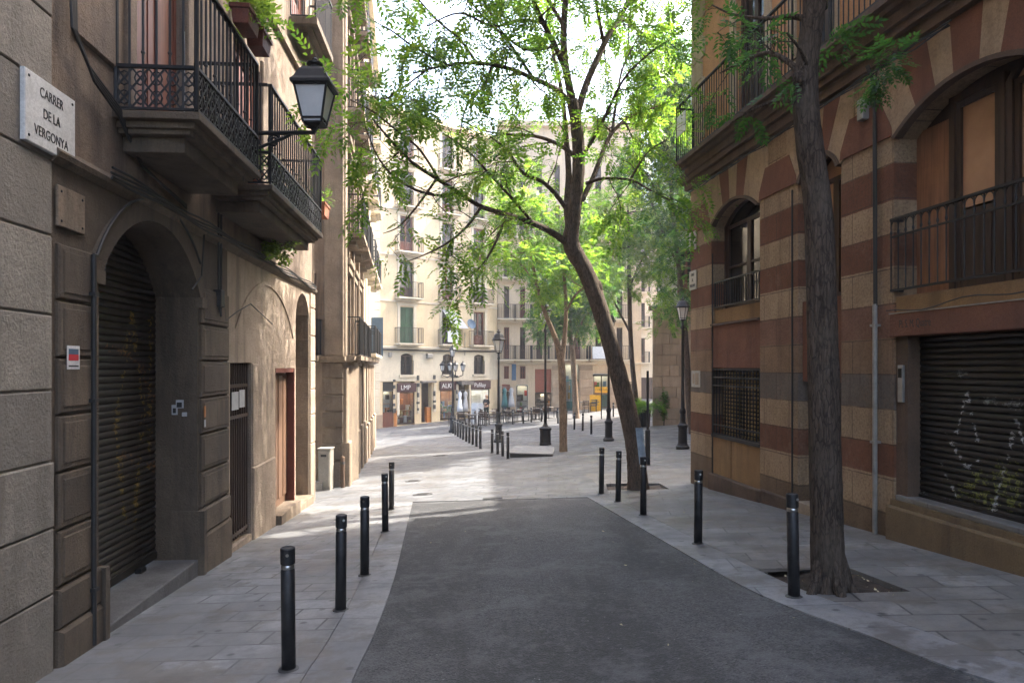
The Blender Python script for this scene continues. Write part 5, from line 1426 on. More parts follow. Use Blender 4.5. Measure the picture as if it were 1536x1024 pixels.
def figure(p, rot, lab):
    """a standing person with folded arms: one skinned body, hair and clothing as children"""
    r = empty('person', p, rot, lab, 'person')
    M4 = WM[r]
    def skin(name, J, E, mat, root=0):
        me = bpy.data.meshes.new(name); me.from_pydata([j[:3] for j in J], E, []); o = link_mesh(name, me, mat, r, M4)
        s = o.modifiers.new('skin', 'SKIN'); s.use_smooth_shade = True
        lay = me.skin_vertices[0].data
        for i, j in enumerate(J):
            k = j[3] if isinstance(j[3], tuple) else (j[3], j[3]); lay[i].radius = k; lay[i].use_root = i == root
        o.modifiers.new('sub', 'SUBSURF').levels = 2; o.modifiers['sub'].render_levels = 2
        return o
    J = [(0, 0, .90, (.15, .10)), (0, 0, 1.1, (.115, .085)), (0, .0, 1.3, (.14, .095)), (0, .01, 1.42, (.06, .055)), (0, 0, 1.5, .047), (0, -.01, 1.57, (.07, .08)), (0, -.012, 1.66, (.075, .09)), (0, .0, 1.71, (.05, .06)),
         (.16, 0, 1.36, .05), (.21, .0, 1.12, .04), (.06, -.17, 1.12, .032), (-.05, -.19, 1.15, .022), (-.16, 0, 1.36, .05), (-.21, 0, 1.12, .04), (-.06, -.15, 1.08, .032), (.06, -.19, 1.07, .022),
         (.09, 0, .84, .085), (.1, -.01, .48, .058), (.1, .02, .09, .04), (.11, -.1, .04, .03), (-.09, 0, .84, .085), (-.1, -.02, .48, .058), (-.1, .03, .09, .04), (-.11, -.09, .04, .03),
         (0, -.095, 1.6, .014)]
    E = [(0,1),(1,2),(2,3),(3,4),(4,5),(5,6),(6,7),(2,8),(8,9),(9,10),(10,11),(2,12),(12,13),(13,14),(14,15),(0,16),(16,17),(17,18),(18,19),(0,20),(20,21),(21,22),(22,23),(5,24)]
    skin('body', J, E, simple('skin', (.42, .25, .17), .55))
    K = [(0, 0, .96, (.165, .115)), (0, 0, 1.1, (.13, .1)), (0, 0, 1.3, (.155, .11)), (0, .01, 1.4, (.09, .075)), (.165, 0, 1.36, .062), (.215, 0, 1.12, .05), (.1, -.15, 1.12, .042), (-.165, 0, 1.36, .062), (-.215, 0, 1.12, .05), (-.1, -.13, 1.08, .042)]
    skin('black_top', K, [(0,1),(1,2),(2,3),(2,4),(4,5),(5,6),(2,7),(7,8),(8,9)], simple('black_cloth', (.012, .012, .014), .85))
    K = [(0, 0, .95, (.17, .12)), (.092, 0, .82, .1), (.1, -.01, .48, .075), (.1, .02, .1, .065), (-.092, 0, .82, .1), (-.1, -.02, .48, .075), (-.1, .03, .1, .065)]
    skin('dark_trousers', K, [(0,1),(1,2),(2,3),(0,4),(4,5),(5,6)], simple('dark_green_cloth', (.015, .03, .025), .85))
    K = [(0, .03, 1.70, (.085, .085)), (0, .06, 1.6, (.095, .05)), (0, .08, 1.45, (.09, .04)), (0, .07, 1.32, (.06, .03))]
    skin('hair', K, [(0,1),(1,2),(2,3)], simple('blond_hair', (.30, .19, .08), .6))
    m = MB()
    for s in (-1, 1): m.ball((s * .03, -.098, 1.625), .012, .008, .007, 8, 5)
    m.build('eye', MT['ink'], r, M4)
    m = MB(); m.ball((0, -.093, 1.555), .024, .008, .007, 8, 5); m.build('mouth', MT['terracotta'], r, M4)
    m = MB()
    for s in (-1, 1): m.ball((s * .105, -.05, .035), .045, .12, .04, 10, 6)
    m.build('shoe', MT['ink'], r, M4)
pp = at(729.5, 600, 47.6); figure(Vector((pp.x, pp.y, G(pp.x, pp.y))), R(-20), 'long haired person in black standing with folded arms before the right hand shop')

# ------------------------------------------------ cafe terrace
def make_chair():
    r = empty('cafe_chair', (0, 0, 0), 0, '', 'chair', 'chairs of the cafe terrace')
    m = MB(); m.blk(-.22, .22, -.22, .22, .42, .46, .01); m.build('seat', MT['wood_dark'], r, None, .01)
    m = MB()
    for s in (-.2, .2): m.box(s - .02, s + .02, .19, .23, .46, .88)
    for z in (.56, .66, .76, .85): m.box(-.18, .18, .2, .22, z - .03, z + .03)
    m.build('backrest', MT['wood_dark'], r)
    for s in (-1, 1):
        for t in (-1, 1):
            m = MB(); m.box(s*.2 - .017, s*.2 + .017, t*.2 - .017, t*.2 + .017, 0, .42); m.build('leg', MT['black'], r)
        m = MB(); m.box(s*.22 - .015, s*.22 + .015, -.2, .2, .62, .65); m.box(s*.22 - .015, s*.22 + .015, -.2, -.17, .46, .62); m.build('armrest', MT['black'], r)
    return r
def make_table():
    r = empty('cafe_table', (0, 0, 0), 0, '', 'table', 'tables of the cafe terrace')
    m = MB(); m.blk(-.33, .33, -.33, .33, .72, .75, .008); m.build('table_top', MT['wood_grey'], r)
    m = MB(); m.lathe([(.03, .03), (.03, .72)], 0, 0, 10); m.build('column', MT['black'], r)
    m = MB(); m.box(-.28, .28, -.03, .03, 0, .035); m.box(-.03, .03, -.28, .28, .001, .034); m.build('foot', MT['black'], r)
    return r
CH, TB = make_chair(), make_table(); used = {CH: False, TB: False}
def place(proto, px, Y, rot, lab):
    x = (px - CX) / F * Y; o = copy_tree(proto) if used[proto] else proto; used[proto] = True
    o.location = (x, Y, G(x, Y)); o.rotation_euler = (0, 0, rot); o['label'] = lab
spots = [(693, 44.0, 'by the white dresses'), (708, 42.5, 'before the pale menu board'), (724, 43.2, 'before the person in black'), (741, 45, 'behind the lantern lamp post'), (765, 44.2, 'before the rust red shopfront'), (783, 44.6, 'before the pale beige house door'), (803, 45.5, 'left of the box base lamp'), (823, 45.8, 'right of the box base lamp'), (877, 49.5, 'before the right stone pier')]
for k, (px, Y, w) in enumerate(spots):
    place(TB, px, Y, random.uniform(-.3, .3), 'small square cafe table ' + w)
    for j, (dx, dy, sd) in enumerate(((-.62, 0, 'left hand'), (.62, .05, 'right hand'), (.02, -.62, 'front')) if k % 2 == 0 else ((-.62, -.1, 'left hand'), (.62, .1, 'right hand'))):
        a = math.atan2(dy, dx); x = (px - CX) / F * Y
        o = copy_tree(CH) if used[CH] else CH; used[CH] = True
        X, YY = x + dx, Y + dy; o.location = (X, YY, G(X, YY)); o.rotation_euler = (0, 0, a - R(90) + random.uniform(-.25, .25))
        o['label'] = 'dark cafe chair, %s seat of the table %s' % (sd, w)
def board(px, Y, w, h, mat, name, lab, cat):
    x = (px - CX) / F * Y; z = G(x, Y); r = empty(name, (x, Y, z), R(-8), lab, cat); M4 = WM[r]
    m = MB(); m.obox((0, 0, h/2), (w/2, 0, 0), (0, .02, 0), (0, .06, h/2)); m.build('front_panel', MT[mat], r, M4)
    m = MB(); m.obox((0, .28, h/2), (w/2, 0, 0), (0, .02, 0), (0, -.06, h/2)); m.build('back_panel', MT[mat], r, M4)
    m = MB()
    for k in range(4): m.box(-w*.35, w*.3*(1 - .3*(k % 2)), -.035 + .008*k, -.024 + .008*k, h*.35 + .12*k, h*.35 + .12*k + .05)
    m.build('print', MT['blue'], r, M4)
board(711.5, 46.0, .42, 1.25, 'white_paint', 'menu_board', 'white menu board standing left before the hairdresser window', 'board')
board(720.0, 46.6, .34, 1.2, 'white_paint', 'menu_board', 'white menu board standing beside the person in black', 'board')
board(893.5, 50.0, .85, 1.15, 'yellow', 'menu_board', 'yellow standing board before the yellow lettered shop', 'board')
def dress(px, fr, mats_, lab, name='dress'):
    u = fr.U(px, -.3); z0 = fr.g(u) + .35; r = froot(name, fr, u, lab, 'clothes'); p = fr.w(u, -.3, z0); 
    for k, mt in enumerate(mats_):
        m = MB(); m.smooth = True; c = u + (k - (len(mats_)-1)/2) * .5
        m.lathe([(.26, 0), (.22, .3), (.15, .8), (.11, .95), (.16, 1.2), (.15, 1.32), (.05, 1.4), (.03, 1.44)], 0, 0, 14)
        for i, v in enumerate(m.v): m.v[i] = (c + v[0], -.3 + v[1] * .55, z0 + v[2] + .2)
        m.build('garment', MT[mt], r, fr)
    m = MB(); m.tube([(u - .6, -.3, z0 + 1.7), (u + .6, -.3, z0 + 1.7)], .015, 6); m.tube([(u - .6, -.3, z0 - .33), (u - .6, -.3, z0 + 1.7)], .02, 6); m.tube([(u + .6, -.3, z0 - .33), (u + .6, -.3, z0 + 1.7)], .02, 6)
    m.build('rail', MT['galv'], r, fr)
dress(694, FF, ('white_cloth', 'canvas'), 'rail of white dresses hanging beside the cream house shop', 'clothes_rail')
dress(762, F2, ('teal', 'canvas'), 'rail of teal clothes before the rust red shopfront', 'clothes_rail')
# ================================================================== trees and plants
def leaf_template(pairs, L, ll, lw, term=True):
    V = []
    def one(x0, y0, ang, l, w):
        c, s = math.cos(ang), math.sin(ang); f = lambda a, b, z: (x0 + a*c - b*s, y0 + a*s + b*c, z)
        z0 = -.28 * x0 * x0 / L
        V.append([f(0, 0, z0), f(l*.42, w/2, z0 + .1*w), f(l, 0, z0 - .12*l), f(l*.42, -w/2, z0 + .1*w)])
    for i in range(pairs):
        x = L * (.28 + .68 * i / max(1, pairs - 1)); k = .75 + .5 * math.sin(math.pi * (i + .6) / (pairs + .4)) * .6
        one(x, .003, R(62 - 12 * i / pairs), ll * k, lw * k); one(x, -.003, -R(62 - 12 * i / pairs), ll * k, lw * k)
    if term: one(L, 0, 0, ll, lw)
    return np.array(V)
T_FINE = leaf_template(6, .30, .078, .034)
T_MID = leaf_template(4, .30, .13, .058)
T_BIG = leaf_template(3, .34, .20, .10)
def leaves(name, anchors, tmpl, mat, parent, smin=.75, smax=1.2, roll=.9):
    n = len(anchors); q = tmpl.shape[0]
    P = np.array([a[0][:] for a in anchors]); D = np.array([a[1][:] for a in anchors])
    D /= np.linalg.norm(D, axis=1)[:, None] + 1e-9
    up = np.array([0, 0, 1.0]) + rng.normal(0, .35 * roll, (n, 3))
    Yv = np.cross(up, D); Yv /= np.linalg.norm(Yv, axis=1)[:, None] + 1e-9
    Zv = np.cross(D, Yv)
    S = rng.uniform(smin, smax, n)
    t = tmpl.reshape(-1, 3)
    jit = rng.normal(0, .008, (n, t.shape[0] // 4, 1, 3)).repeat(4, 2).reshape(n, -1, 3) * np.array([.5, .5, 1.2])
    tt = t[None] + jit
    V = P[:, None, :] + S[:, None, None] * (tt[..., 0:1] * D[:, None] + tt[..., 1:2] * Yv[:, None] + tt[..., 2:3] * Zv[:, None])
    V = V.reshape(-1, 3); nf = n * q
    me = bpy.data.meshes.new(name)
    me.vertices.add(len(V)); me.vertices.foreach_set('co', V.ravel())
    me.loops.add(nf * 4); me.loops.foreach_set('vertex_index', np.arange(nf * 4, dtype=np.int32))
    me.polygons.add(nf); me.polygons.foreach_set('loop_start', np.arange(0, nf * 4, 4, dtype=np.int32)); me.polygons.foreach_set('loop_total', np.full(nf, 4, dtype=np.int32))
    me.update(calc_edges=True)
    return link_mesh(name, me, mat, parent, Matrix.Identity(4))
def rv(k=1.0): return Vector((random.gauss(0, k), random.gauss(0, k), random.gauss(0, k)))
def curve(pts, rs, n=5):
    """Catmull-Rom through the points, with radii"""
    out, ro = [], []; P = [pts[0]] + list(pts) + [pts[-1]]
    for i in range(1, len(P) - 2):
        a, b, c, d = P[i-1], P[i], P[i+1], P[i+2]
        for k in range(n):
            t = k / n
            out.append(.5 * ((2*b) + (c - a)*t + (2*a - 5*b + 4*c - d)*t*t + (3*b - a - 3*c + d)*t**3)); ro.append(rs[i-1]*(1-t) + rs[i]*t)
    out.append(pts[-1]); ro.append(rs[-1]); return out, ro
def twigs(m, pts, rs, anchors, start=.25, gap=.35, L=(.5, 1.3), bias=(0, 0, .1), lgap=.085, sub=True, rmax=.02, spread=.8):
    Ls = [0]
    for a, b in zip(pts, pts[1:]): Ls.append(Ls[-1] + (b - a).length)
    tot = Ls[-1]; s = tot * start
    while s < tot + .01:
        i = max(j for j in range(len(Ls)) if Ls[j] <= s + 1e-6); i = min(i, len(pts) - 2)
        k = (s - Ls[i]) / max(1e-6, Ls[i+1] - Ls[i]); p = pts[i].lerp(pts[i+1], min(1, k)); t = (pts[i+1] - pts[i]).normalized()
        d = (t * .55 + rv(spread) + Vector(bias)); d.normalize()
        l = random.uniform(*L); q = [p]; dd = d.copy()
        nseg = 5
        for j in range(nseg):
            dd = (dd + rv(.16) + Vector((0, 0, -.05))).normalized(); q.append(q[-1] + dd * l / nseg)
        r0 = min(rmax, rs[min(i, len(rs)-1)] * .5); m.tube(q, [max(.003, r0 * (1 - .8 * j / nseg)) for j in range(nseg + 1)], 5, False)
        for j in range(1, nseg + 1):
            if sub and j >= 2 and random.random() < .6:
                e = (dd + rv(.8)).normalized(); w = [q[j], q[j] + e * l * .2, q[j] + e * l * .38 + Vector((0, 0, -.02))]
                m.tube(w, [.005, .004, .002], 4, False)
                for f in (.4, .7, 1.0): anchors.append((w[0].lerp(w[2], f), e + rv(.55) + Vector((0, 0, -.25))))
            ns = max(1, round(l / nseg / lgap))
            for f in range(ns):
                if random.random() < (.95, .85, .5, .2, 0, 0)[j - 1]: continue
                anchors.append((q[j-1].lerp(q[j], (f + .5) / ns), dd * .5 + rv(.7) + Vector((0, 0, -.15))))
        anchors.append((q[-1], dd + rv(.2)))
        s += gap * random.uniform(.6, 1.4)
def pxpath(L):
    return [at(p[0], p[1], p[2]) for p in L], [p[3] for p in L]
def big_trunk(m, pts, rs, n=14, rough=.06, flare=True):
    P, Rr = curve(pts, rs, 6)
    i0 = len(m.v); m.smooth = True; m.tube(P, Rr, n, True); m.smooth = False
    for i in range(i0, len(m.v)):
        v = Vector(m.v[i]); j = (i - i0) // n
        if j < len(P):
            d = v - P[j]; s = 1 + rough * (math.sin(v.z * 5.1 + i * 2.4) * .5 + math.sin(v.z * 2.3 + (i % n) * 1.9) * .5 + random.uniform(-.3, .3))
            m.v[i] = tuple(P[j] + d * s)
    return P, Rr

# ------------------------------------------------ the leaning tree in the middle
def leaning_tree():
    base = gp(957, 733); Y = base.y; k = Y / 14.6
    r = empty('tree', base, 0, 'tall leaning tree with dark trunk and airy bright crown reaching over the street', 'tree', 'street trees')
    m = MB(); A = []
    T = [(958, 742, 0, .26), (957, 728, 0, .225), (955, 700, 0, .20), (949, 650, 0, .185), (930, 570, 0, .18), (905, 480, 0, .17), (880, 410, 0, .165), (857, 366, 0, .175), (862, 318, 0, .135), (868, 245, 0, .125), (865, 190, -.1, .12), (858, 150, -.15, .115)]
    f = lambda L: pxpath([(p[0], p[1], Y + p[2], p[3]) for p in L])
    pts, rs = f(T); big_trunk(m, pts, rs)
    m.ball(tuple(at(893, 432, Y)), .15, .12, .2, 10, 8)
    B = []   # limbs: pixel path, depth offset, radius
    B.append(([(858, 150, -.15, .11), (847, 90, -.3, .095), (846, 30, -.4, .085), (853, -40, -.5, .07), (858, -140, -.8, .05), (850, -260, -1.2, .03)], .35))
    B.append(([(850, 110, -.25, .075), (833, 70, -.6, .065), (815, 35, -1.0, .06), (798, -5, -1.6, .05), (770, -90, -2.3, .03)], .3))
    B.append(([(866, 170, -.1, .10), (878, 130, .1, .09), (893, 95, .3, .085), (912, 55, .5, .075), (938, 12, .8, .06), (960, -50, 1.2, .045), (985, -150, 1.6, .03)], .3))
    B.append(([(912, 55, .5, .05), (938, 30, .9, .045), (970, 60, 1.6, .03), (1000, 90, 2.4, .015)], .2))
    B.append(([(905, 62, .5, .05), (897, 20, .1, .045), (890, -40, -.4, .035), (900, -110, -1, .02)], .2))
    B.append(([(856, 352, .1, .12), (851, 310, .3, .10), (853, 260, .6, .085), (849, 205, .9, .075), (843, 140, 1.3, .06), (828, 70, 1.8, .045), (820, 0, 2.2, .03)], .4))
    B.append(([(849, 312, .3, .07), (832, 290, .1, .06), (812, 272, -.3, .05), (785, 260, -.8, .04), (760, 225, -1.3, .03), (735, 205, -1.8, .018)], .25))
    B.append(([(855, 368, 0, .10), (830, 350, -.3, .085), (800, 335, -.7, .075), (760, 322, -1.2, .065), (722, 310, -1.7, .055), (690, 290, -2.2, .05), (655, 268, -2.8, .04), (620, 245, -3.3, .032), (590, 215, -3.8, .024), (560, 180, -4.3, .014)], .22))
    B.append(([(690, 290, -2.2, .04), (655, 293, -2.6, .033), (620, 283, -3.0, .028), (588, 262, -3.5, .022), (565, 232, -4.0, .016), (548, 190, -4.5, .01)], .2))
    B.append(([(660, 272, -2.8, .03), (630, 225, -3.2, .024), (600, 200, -3.6, .02), (560, 168, -4.4, .015), (525, 150, -5.0, .009)], .25))
    B.append(([(862, 160, -.1, .075), (835, 135, -.6, .065), (800, 118, -1.2, .055), (760, 102, -1.9, .045), (715, 95, -2.5, .036), (670, 98, -3.1, .028), (620, 110, -3.7, .018)], .2))
    B.append(([(715, 95, -2.5, .03), (690, 60, -2.9, .025), (655, 30, -3.4, .02), (620, -10, -4.0, .012)], .2))
    B.append(([(738, 98, -2.2, .03), (725, 130, -2.2, .025), (700, 160, -2.4, .02), (690, 200, -2.6, .012)], .25))
    B.append(([(866, 238, 0, .07), (840, 218, .3, .055), (805, 205, .6, .045), (765, 202, .8, .035), (725, 196, 1.0, .025), (690, 180, 1.2, .014)], .25))
    B.append(([(873, 300, 0, .075), (890, 265, .2, .065), (903, 230, .4, .06), (918, 200, .7, .05), (945, 175, 1.1, .04), (985, 160, 1.7, .025), (1012, 150, 2.1, .012)], .3))
    B.append(([(918, 200, .7, .04), (925, 150, .9, .035), (935, 100, 1.3, .028), (965, 40, 1.8, .018), (985, -10, 2.2, .01)], .25))
    B.append(([(880, 275, .1, .05), (905, 268, -.3, .04), (945, 270, -.7, .03), (975, 285, -1.0, .02), (1005, 300, -1.2, .012)], .3))
    B.append(([(815, 35, -1.0, .04), (780, 30, -1.6, .035), (740, 40, -2.2, .028), (690, 20, -3, .02), (640, 40, -3.6, .012)], .2))
    B.append(([(846, 40, -.4, .05), (800, -30, -.2, .045), (740, -70, -.6, .035), (660, -100, -1.2, .025), (590, -90, -2, .014)], .2))
    B.append(([(938, 12, .8, .04), (985, -20, .6, .03), (1020, -10, .2, .015)], .2))
    B.append(([(800, 335, -.7, .04), (770, 300, -1.4, .035), (735, 262, -2.0, .028), (700, 225, -2.6, .02), (665, 200, -3.2, .01)], .2))
    B.append(([(722, 310, -1.7, .035), (700, 340, -2.3, .03), (670, 365, -2.8, .022), (630, 385, -3.2, .014), (600, 395, -3.4, .008)], .2))
    B.append(([(655, 268, -2.8, .03), (625, 310, -3.2, .022), (598, 340, -3.5, .015), (575, 350, -3.8, .008)], .2))
    B.append(([(800, 118, -1.2, .04), (760, 60, -1.9, .03), (720, 20, -2.4, .022), (680, -30, -3, .012)], .2))
    B.append(([(670, 98, -3.1, .025), (620, 70, -3.6, .02), (585, 45, -4.1, .014), (555, 30, -4.6, .008)], .15))
    B.append(([(640, 105, -3.4, .02), (600, 135, -3.9, .015), (570, 150, -4.3, .01), (545, 130, -4.8, .007)], .15))
    B.append(([(760, 322, -1.2, .04), (745, 360, -1.6, .03), (725, 395, -1.9, .02), (700, 420, -2.1, .01)], .25))
    B.append(([(868, 245, 0, .05), (900, 190, -.4, .04), (935, 120, -1.0, .03), (975, 80, -1.5, .02), (1005, 60, -1.9, .01)], .25))
    B.append(([(945, 270, -.7, .03), (970, 230, -1.0, .022), (1000, 210, -1.3, .014)], .2))
    B.append(([(833, 70, -.6, .04), (790, 75, -1.2, .03), (755, 50, -1.7, .02), (730, 10, -2.1, .012)], .25))
    for L, st in B:
        p, q = f(L); q = [v * .78 for v in q]; P, Q = curve(p, q, 5); m.smooth = True; m.tube(P, Q, 9, True); m.smooth = False
        mx = sum(q[0] for q in L) / len(L); my = sum(q[1] for q in L) / len(L)
        twigs(m, P, Q, A, st, .62 if mx < 730 and my > 150 else .33 if mx < 800 else .22, (.45, 1.15), (0, 0, .04), .085)
    m.build('trunk', MT['bark_mid'], r, Matrix.Identity(4))
    random.shuffle(A); h = len(A) // 4
    leaves('crown', A[h:], T_FINE, MT['leaf'], r, .95, 1.55); leaves('crown', A[:h], T_FINE, MT['leaf_lime'], r, .95, 1.55)
    # the grey sheet wrapped round the foot of the trunk
    c = at(956, 672, Y - .19)
    po = empty('poster', c, 0, 'pale blue grey sheet taped round the leaning tree trunk', 'poster')
    mm = MB(); n = 8; a0, a1 = R(268), R(318)
    top, bot = at(951, 640, Y), at(957, 694, Y)
    ids = []
    for j in range(5):
        cc = bot.lerp(top, j / 4)
        for i in range(n + 1):
            a = a0 + (a1 - a0) * i / n; ids.append((cc.x + .205 * math.cos(a), cc.y + .205 * math.sin(a), cc.z))
    for dr in (0, 1):
        mm.add([(x, y - .004 * dr, z) for x, y, z in ids])
    w = n + 1
    for j in range(4):
        for i in range(n):
            q = j*w + i; mm.face((q, q+1, q+w+1, q+w)); q += 5*w; mm.face((q+w, q+w+1, q+1, q))
    mm.build('sheet', simple('pale_blue_sheet', (.36, .42, .46), .4, 0, .5, 6), po, Matrix.Identity(4))
    return len(A)
print('leaning', leaning_tree())

# ------------------------------------------------ the near tree on the right
def near_tree():
    base = gp(1243, 884); Y = base.y
    r = empty('tree', base, 0, 'near dark straight tree trunk standing in a soil pit beside the banded house', 'tree', 'street trees')
    f = lambda L: pxpath([(p[0], p[1], Y + p[2], p[3]) for p in L])
    m = MB(); A = []
    pts, rs = f([(1243, 900, 0, .20), (1243, 878, 0, .172), (1242, 845, 0, .156), (1240, 780, 0, .150), (1238, 700, 0, .147), (1236, 600, 0, .145), (1233, 500, 0, .14), (1231, 400, 0, .138), (1226, 300, 0, .128), (1214, 215, 0, .125), (1208, 150, 0, .12), (1212, 80, 0, .105), (1222, 10, -.1, .10), (1232, -70, -.2, .09), (1240, -200, -.2, .08), (1230, -380, 0, .06)])
    big_trunk(m, pts, [q * .94 for q in rs], 18, .05)
    for (x, y, e) in ((1198, 118, .06),):
        m.ball(tuple(at(x, y, Y - .1)), e, e, e * 1.2, 8, 6)
    # swelling at the foot
    for a in (205, 275, 335, 20): m.tube([base + Vector((.09*math.cos(R(a)), .09*math.sin(R(a)), .34)), base + Vector((.15*math.cos(R(a)), .15*math.sin(R(a)), .1)), base + Vector((.26*math.cos(R(a)), .26*math.sin(R(a)), -.07))], [.05, .06, .035], 8)
    B = [([(1205, 120, 0, .035), (1185, 95, .2, .028), (1150, 80, .5, .025), (1110, 95, .8, .016), (1080, 110, 1.0, .008)], .25, .2, (.25, .55)),
         ([(1217, 30, 0, .035), (1185, 25, .2, .025), (1150, 28, .4, .018), (1100, 22, .7, .012), (1068, 8, .9, .007)], .35, .45, (.2, .4)),
         ([(1208, 160, 0, .03), (1170, 150, .3, .02), (1130, 165, .6, .012), (1095, 185, .8, .007)], .6, .45, (.15, .32)),
         ([(1215, 110, 0, .02), (1200, 75, -.2, .014), (1180, 50, -.3, .008)], .3, .3, (.2, .4)),
         ([(1310, 150, 1.7, .012), (1315, 110, 1.5, .010), (1320, 85, 1.3, .007), (1345, 78, 1.1, .004)], .5, .09, (.2, .42)),
         ([(1226, -20, -.1, .05), (1300, -120, -.3, .035), (1380, -220, -.5, .02)], .5, .35, (.4, .9)),
         ([(1228, -60, -.1, .05), (1150, -160, .3, .035), (1060, -240, .8, .02)], .4, .35, (.4, .9)),
         ([(1238, -160, 0, .05), (1240, -300, -.8, .035), (1220, -420, -1.6, .02)], .3, .3, (.4, .9)),
         ([(1235, -200, 0, .05), (1330, -330, .4, .035), (1400, -420, 1, .02)], .3, .3, (.4, .9))]
    for L, st, gap, ln in B:
        p, q = f(L); P, Q = curve(p, q, 5); m.smooth = True; m.tube(P, Q, 8, True); m.smooth = False
        twigs(m, P, Q, A, st, gap, ln, (0, 0, -.1), .07, True, .01)
    m.build('trunk', MT['bark'], r, Matrix.Identity(4))
    leaves('crown', A, T_FINE, MT['leaf_dark'], r, .6, .95)  # deeper green puts the shade on this crown into its leaf colour
near_tree()

# ------------------------------------------------ trees in the square
def square_tree(px, py, stems, lumps, lab, n, tmpl, leaf, bark_='bark_pale', rad=.16, lime=.0, leafs=1.0):
    base = gp(px, py); Y = base.y
    r = empty('tree', base, 0, lab, 'tree', 'street trees')
    m = MB(); A = []; tips = []
    for L in stems:
        p = [at(q[0], q[1], Y + (q[3] if len(q) > 3 else 0)) for q in L]; rs = [q[2] for q in L]
        P, Q = curve(p, rs, 5); m.smooth = True; m.tube(P, Q, 10, True); m.smooth = False; tips += P[len(P)//2:]
    tot = sum(l[3] * l[4] for l in lumps)
    for (x, y, dY, w, h, dens) in [(l[0], l[1], l[2], l[3], l[4], l[5]) for l in lumps]:
        c = at(x, y, Y + dY); wx, hz = w / F * Y, h / F * Y
        k = max(3, int(n * w * h / tot * dens / 14))
        for _ in range(k):                                   # small sprays filling the lump's volume, fuller towards its skin
            d = rv(1).normalized() * random.uniform(.25, 1) ** .5
            p = c + Vector((d.x * wx, d.y * wx, d.z * hz))
            dirn = (d + rv(.6) + Vector((0, 0, -.15))).normalized()
            q0 = min(tips, key=lambda t: (t - p).length) if random.random() < .12 and tips else None
            if q0: m.tube([q0, q0.lerp(p, .5) + rv(.15), p], [.03, .02, .006], 4, False)
            for j in range(14): A.append((p + rv(.22 * leafs), dirn + rv(.75)))
    m.build('trunk', MT[bark_], r, Matrix.Identity(4))
    h = int(len(A) * lime); random.shuffle(A)
    leaves('crown', A[h:], tmpl, MT[leaf], r, .8 * leafs, 1.3 * leafs)
    if h: leaves('crown', A[:h], tmpl, MT['leaf_lime'], r, .8 * leafs, 1.3 * leafs)
square_tree(845, 677, [[(845, 684, .19), (845, 670, .15), (844, 600, .135), (842, 545, .14), (834, 510, .10), (818, 470, .08), (806, 430, .07), (796, 380, .05), (786, 320, .03)], [(842, 548, .10), (847, 505, .085), (849, 460, .07), (846, 410, .06), (842, 350, .04)], [(848, 470, .045), (865, 440, .04, -.5), (890, 425, .02, -1)], [(806, 430, .04), (785, 400, .03, -.5), (765, 380, .015, -1)]],
    [(790, 340, 0, 60, 55, .8), (845, 330, 1, 60, 60, .8), (815, 400, -.5, 70, 45, .8), (760, 390, -.5, 40, 35, .6), (870, 400, 0, 40, 45, .8), (825, 450, .5, 45, 30, .5), (775, 290, 1, 50, 40, .6)],
    'pale slender forked tree in its own small pit in the middle of the square', 2800, T_MID, 'leaf', 'bark_pale', .16, .25)
square_tree(864, 627, [[(864, 634, .30), (864, 622, .22), (862, 580, .19), (860, 545, .18), (857, 515, .15), (850, 480, .10), (840, 450, .07)], [(858, 525, .11), (870, 490, .09), (885, 460, .05)], [(856, 505, .08), (856, 470, .07), (860, 430, .04)]],
    [(840, 470, 0, 45, 35, 1.2), (880, 470, 0, 40, 38, 1.2), (860, 430, 0, 60, 40, 1.2), (815, 490, -1, 28, 24, 1.0), (900, 430, 1, 40, 40, 1.0), (835, 400, 1, 60, 40, 1.0)],
    'dense dark green tree with a short forked trunk before the beige house', 5600, T_MID, 'leaf_dark', 'bark_pale', .2, .1)
square_tree(958, 640, [[(958, 646, .22), (957, 630, .16), (953, 590, .14), (948, 540, .13), (945, 480, .12), (944, 420, .11), (943, 360, .08), (941, 300, .05)], [(946, 500, .07), (930, 470, .05), (915, 440, .03)], [(945, 430, .06), (960, 395, .045), (980, 360, .03)]],
    [(945, 400, 0, 55, 45, .8), (980, 370, 0, 50, 50, .8), (915, 350, 1, 45, 45, .8), (940, 310, 0, 60, 45, .8), (985, 300, -1, 40, 50, .8), (995, 420, -1, 28, 45, .6), (905, 430, 0, 30, 35, .6), (1000, 480, -2, 20, 30, .4)],
    'tall thin brown trunked tree just behind the leaning trunk with bright leaves', 5000, T_MID, 'leaf', 'bark', .15, .5)
square_tree(1008, 652, [[(1040, 650, .2), (1034, 600, .16), (1030, 540, .14), (1026, 480, .12), (1018, 400, .10), (1010, 320, .08), (1002, 240, .05)], [(1018, 400, .06), (995, 350, .05), (975, 300, .03)]],
    [(1000, 300, 0, 40, 55, .9), (985, 235, 0, 45, 45, .9), (1010, 200, 0, 40, 50, .9), (990, 150, 0, 45, 45, .8), (1015, 100, -1, 35, 45, .8), (975, 90, -1, 40, 40, .6), (1015, 380, -1, 22, 40, .6), (1012, 450, -1, 20, 35, .5), (955, 250, 1, 35, 35, .5)],
    'tree with deep green leaves hugging the corner of the banded house', 6400, T_MID, 'leaf_dark', 'bark', .15, .2)
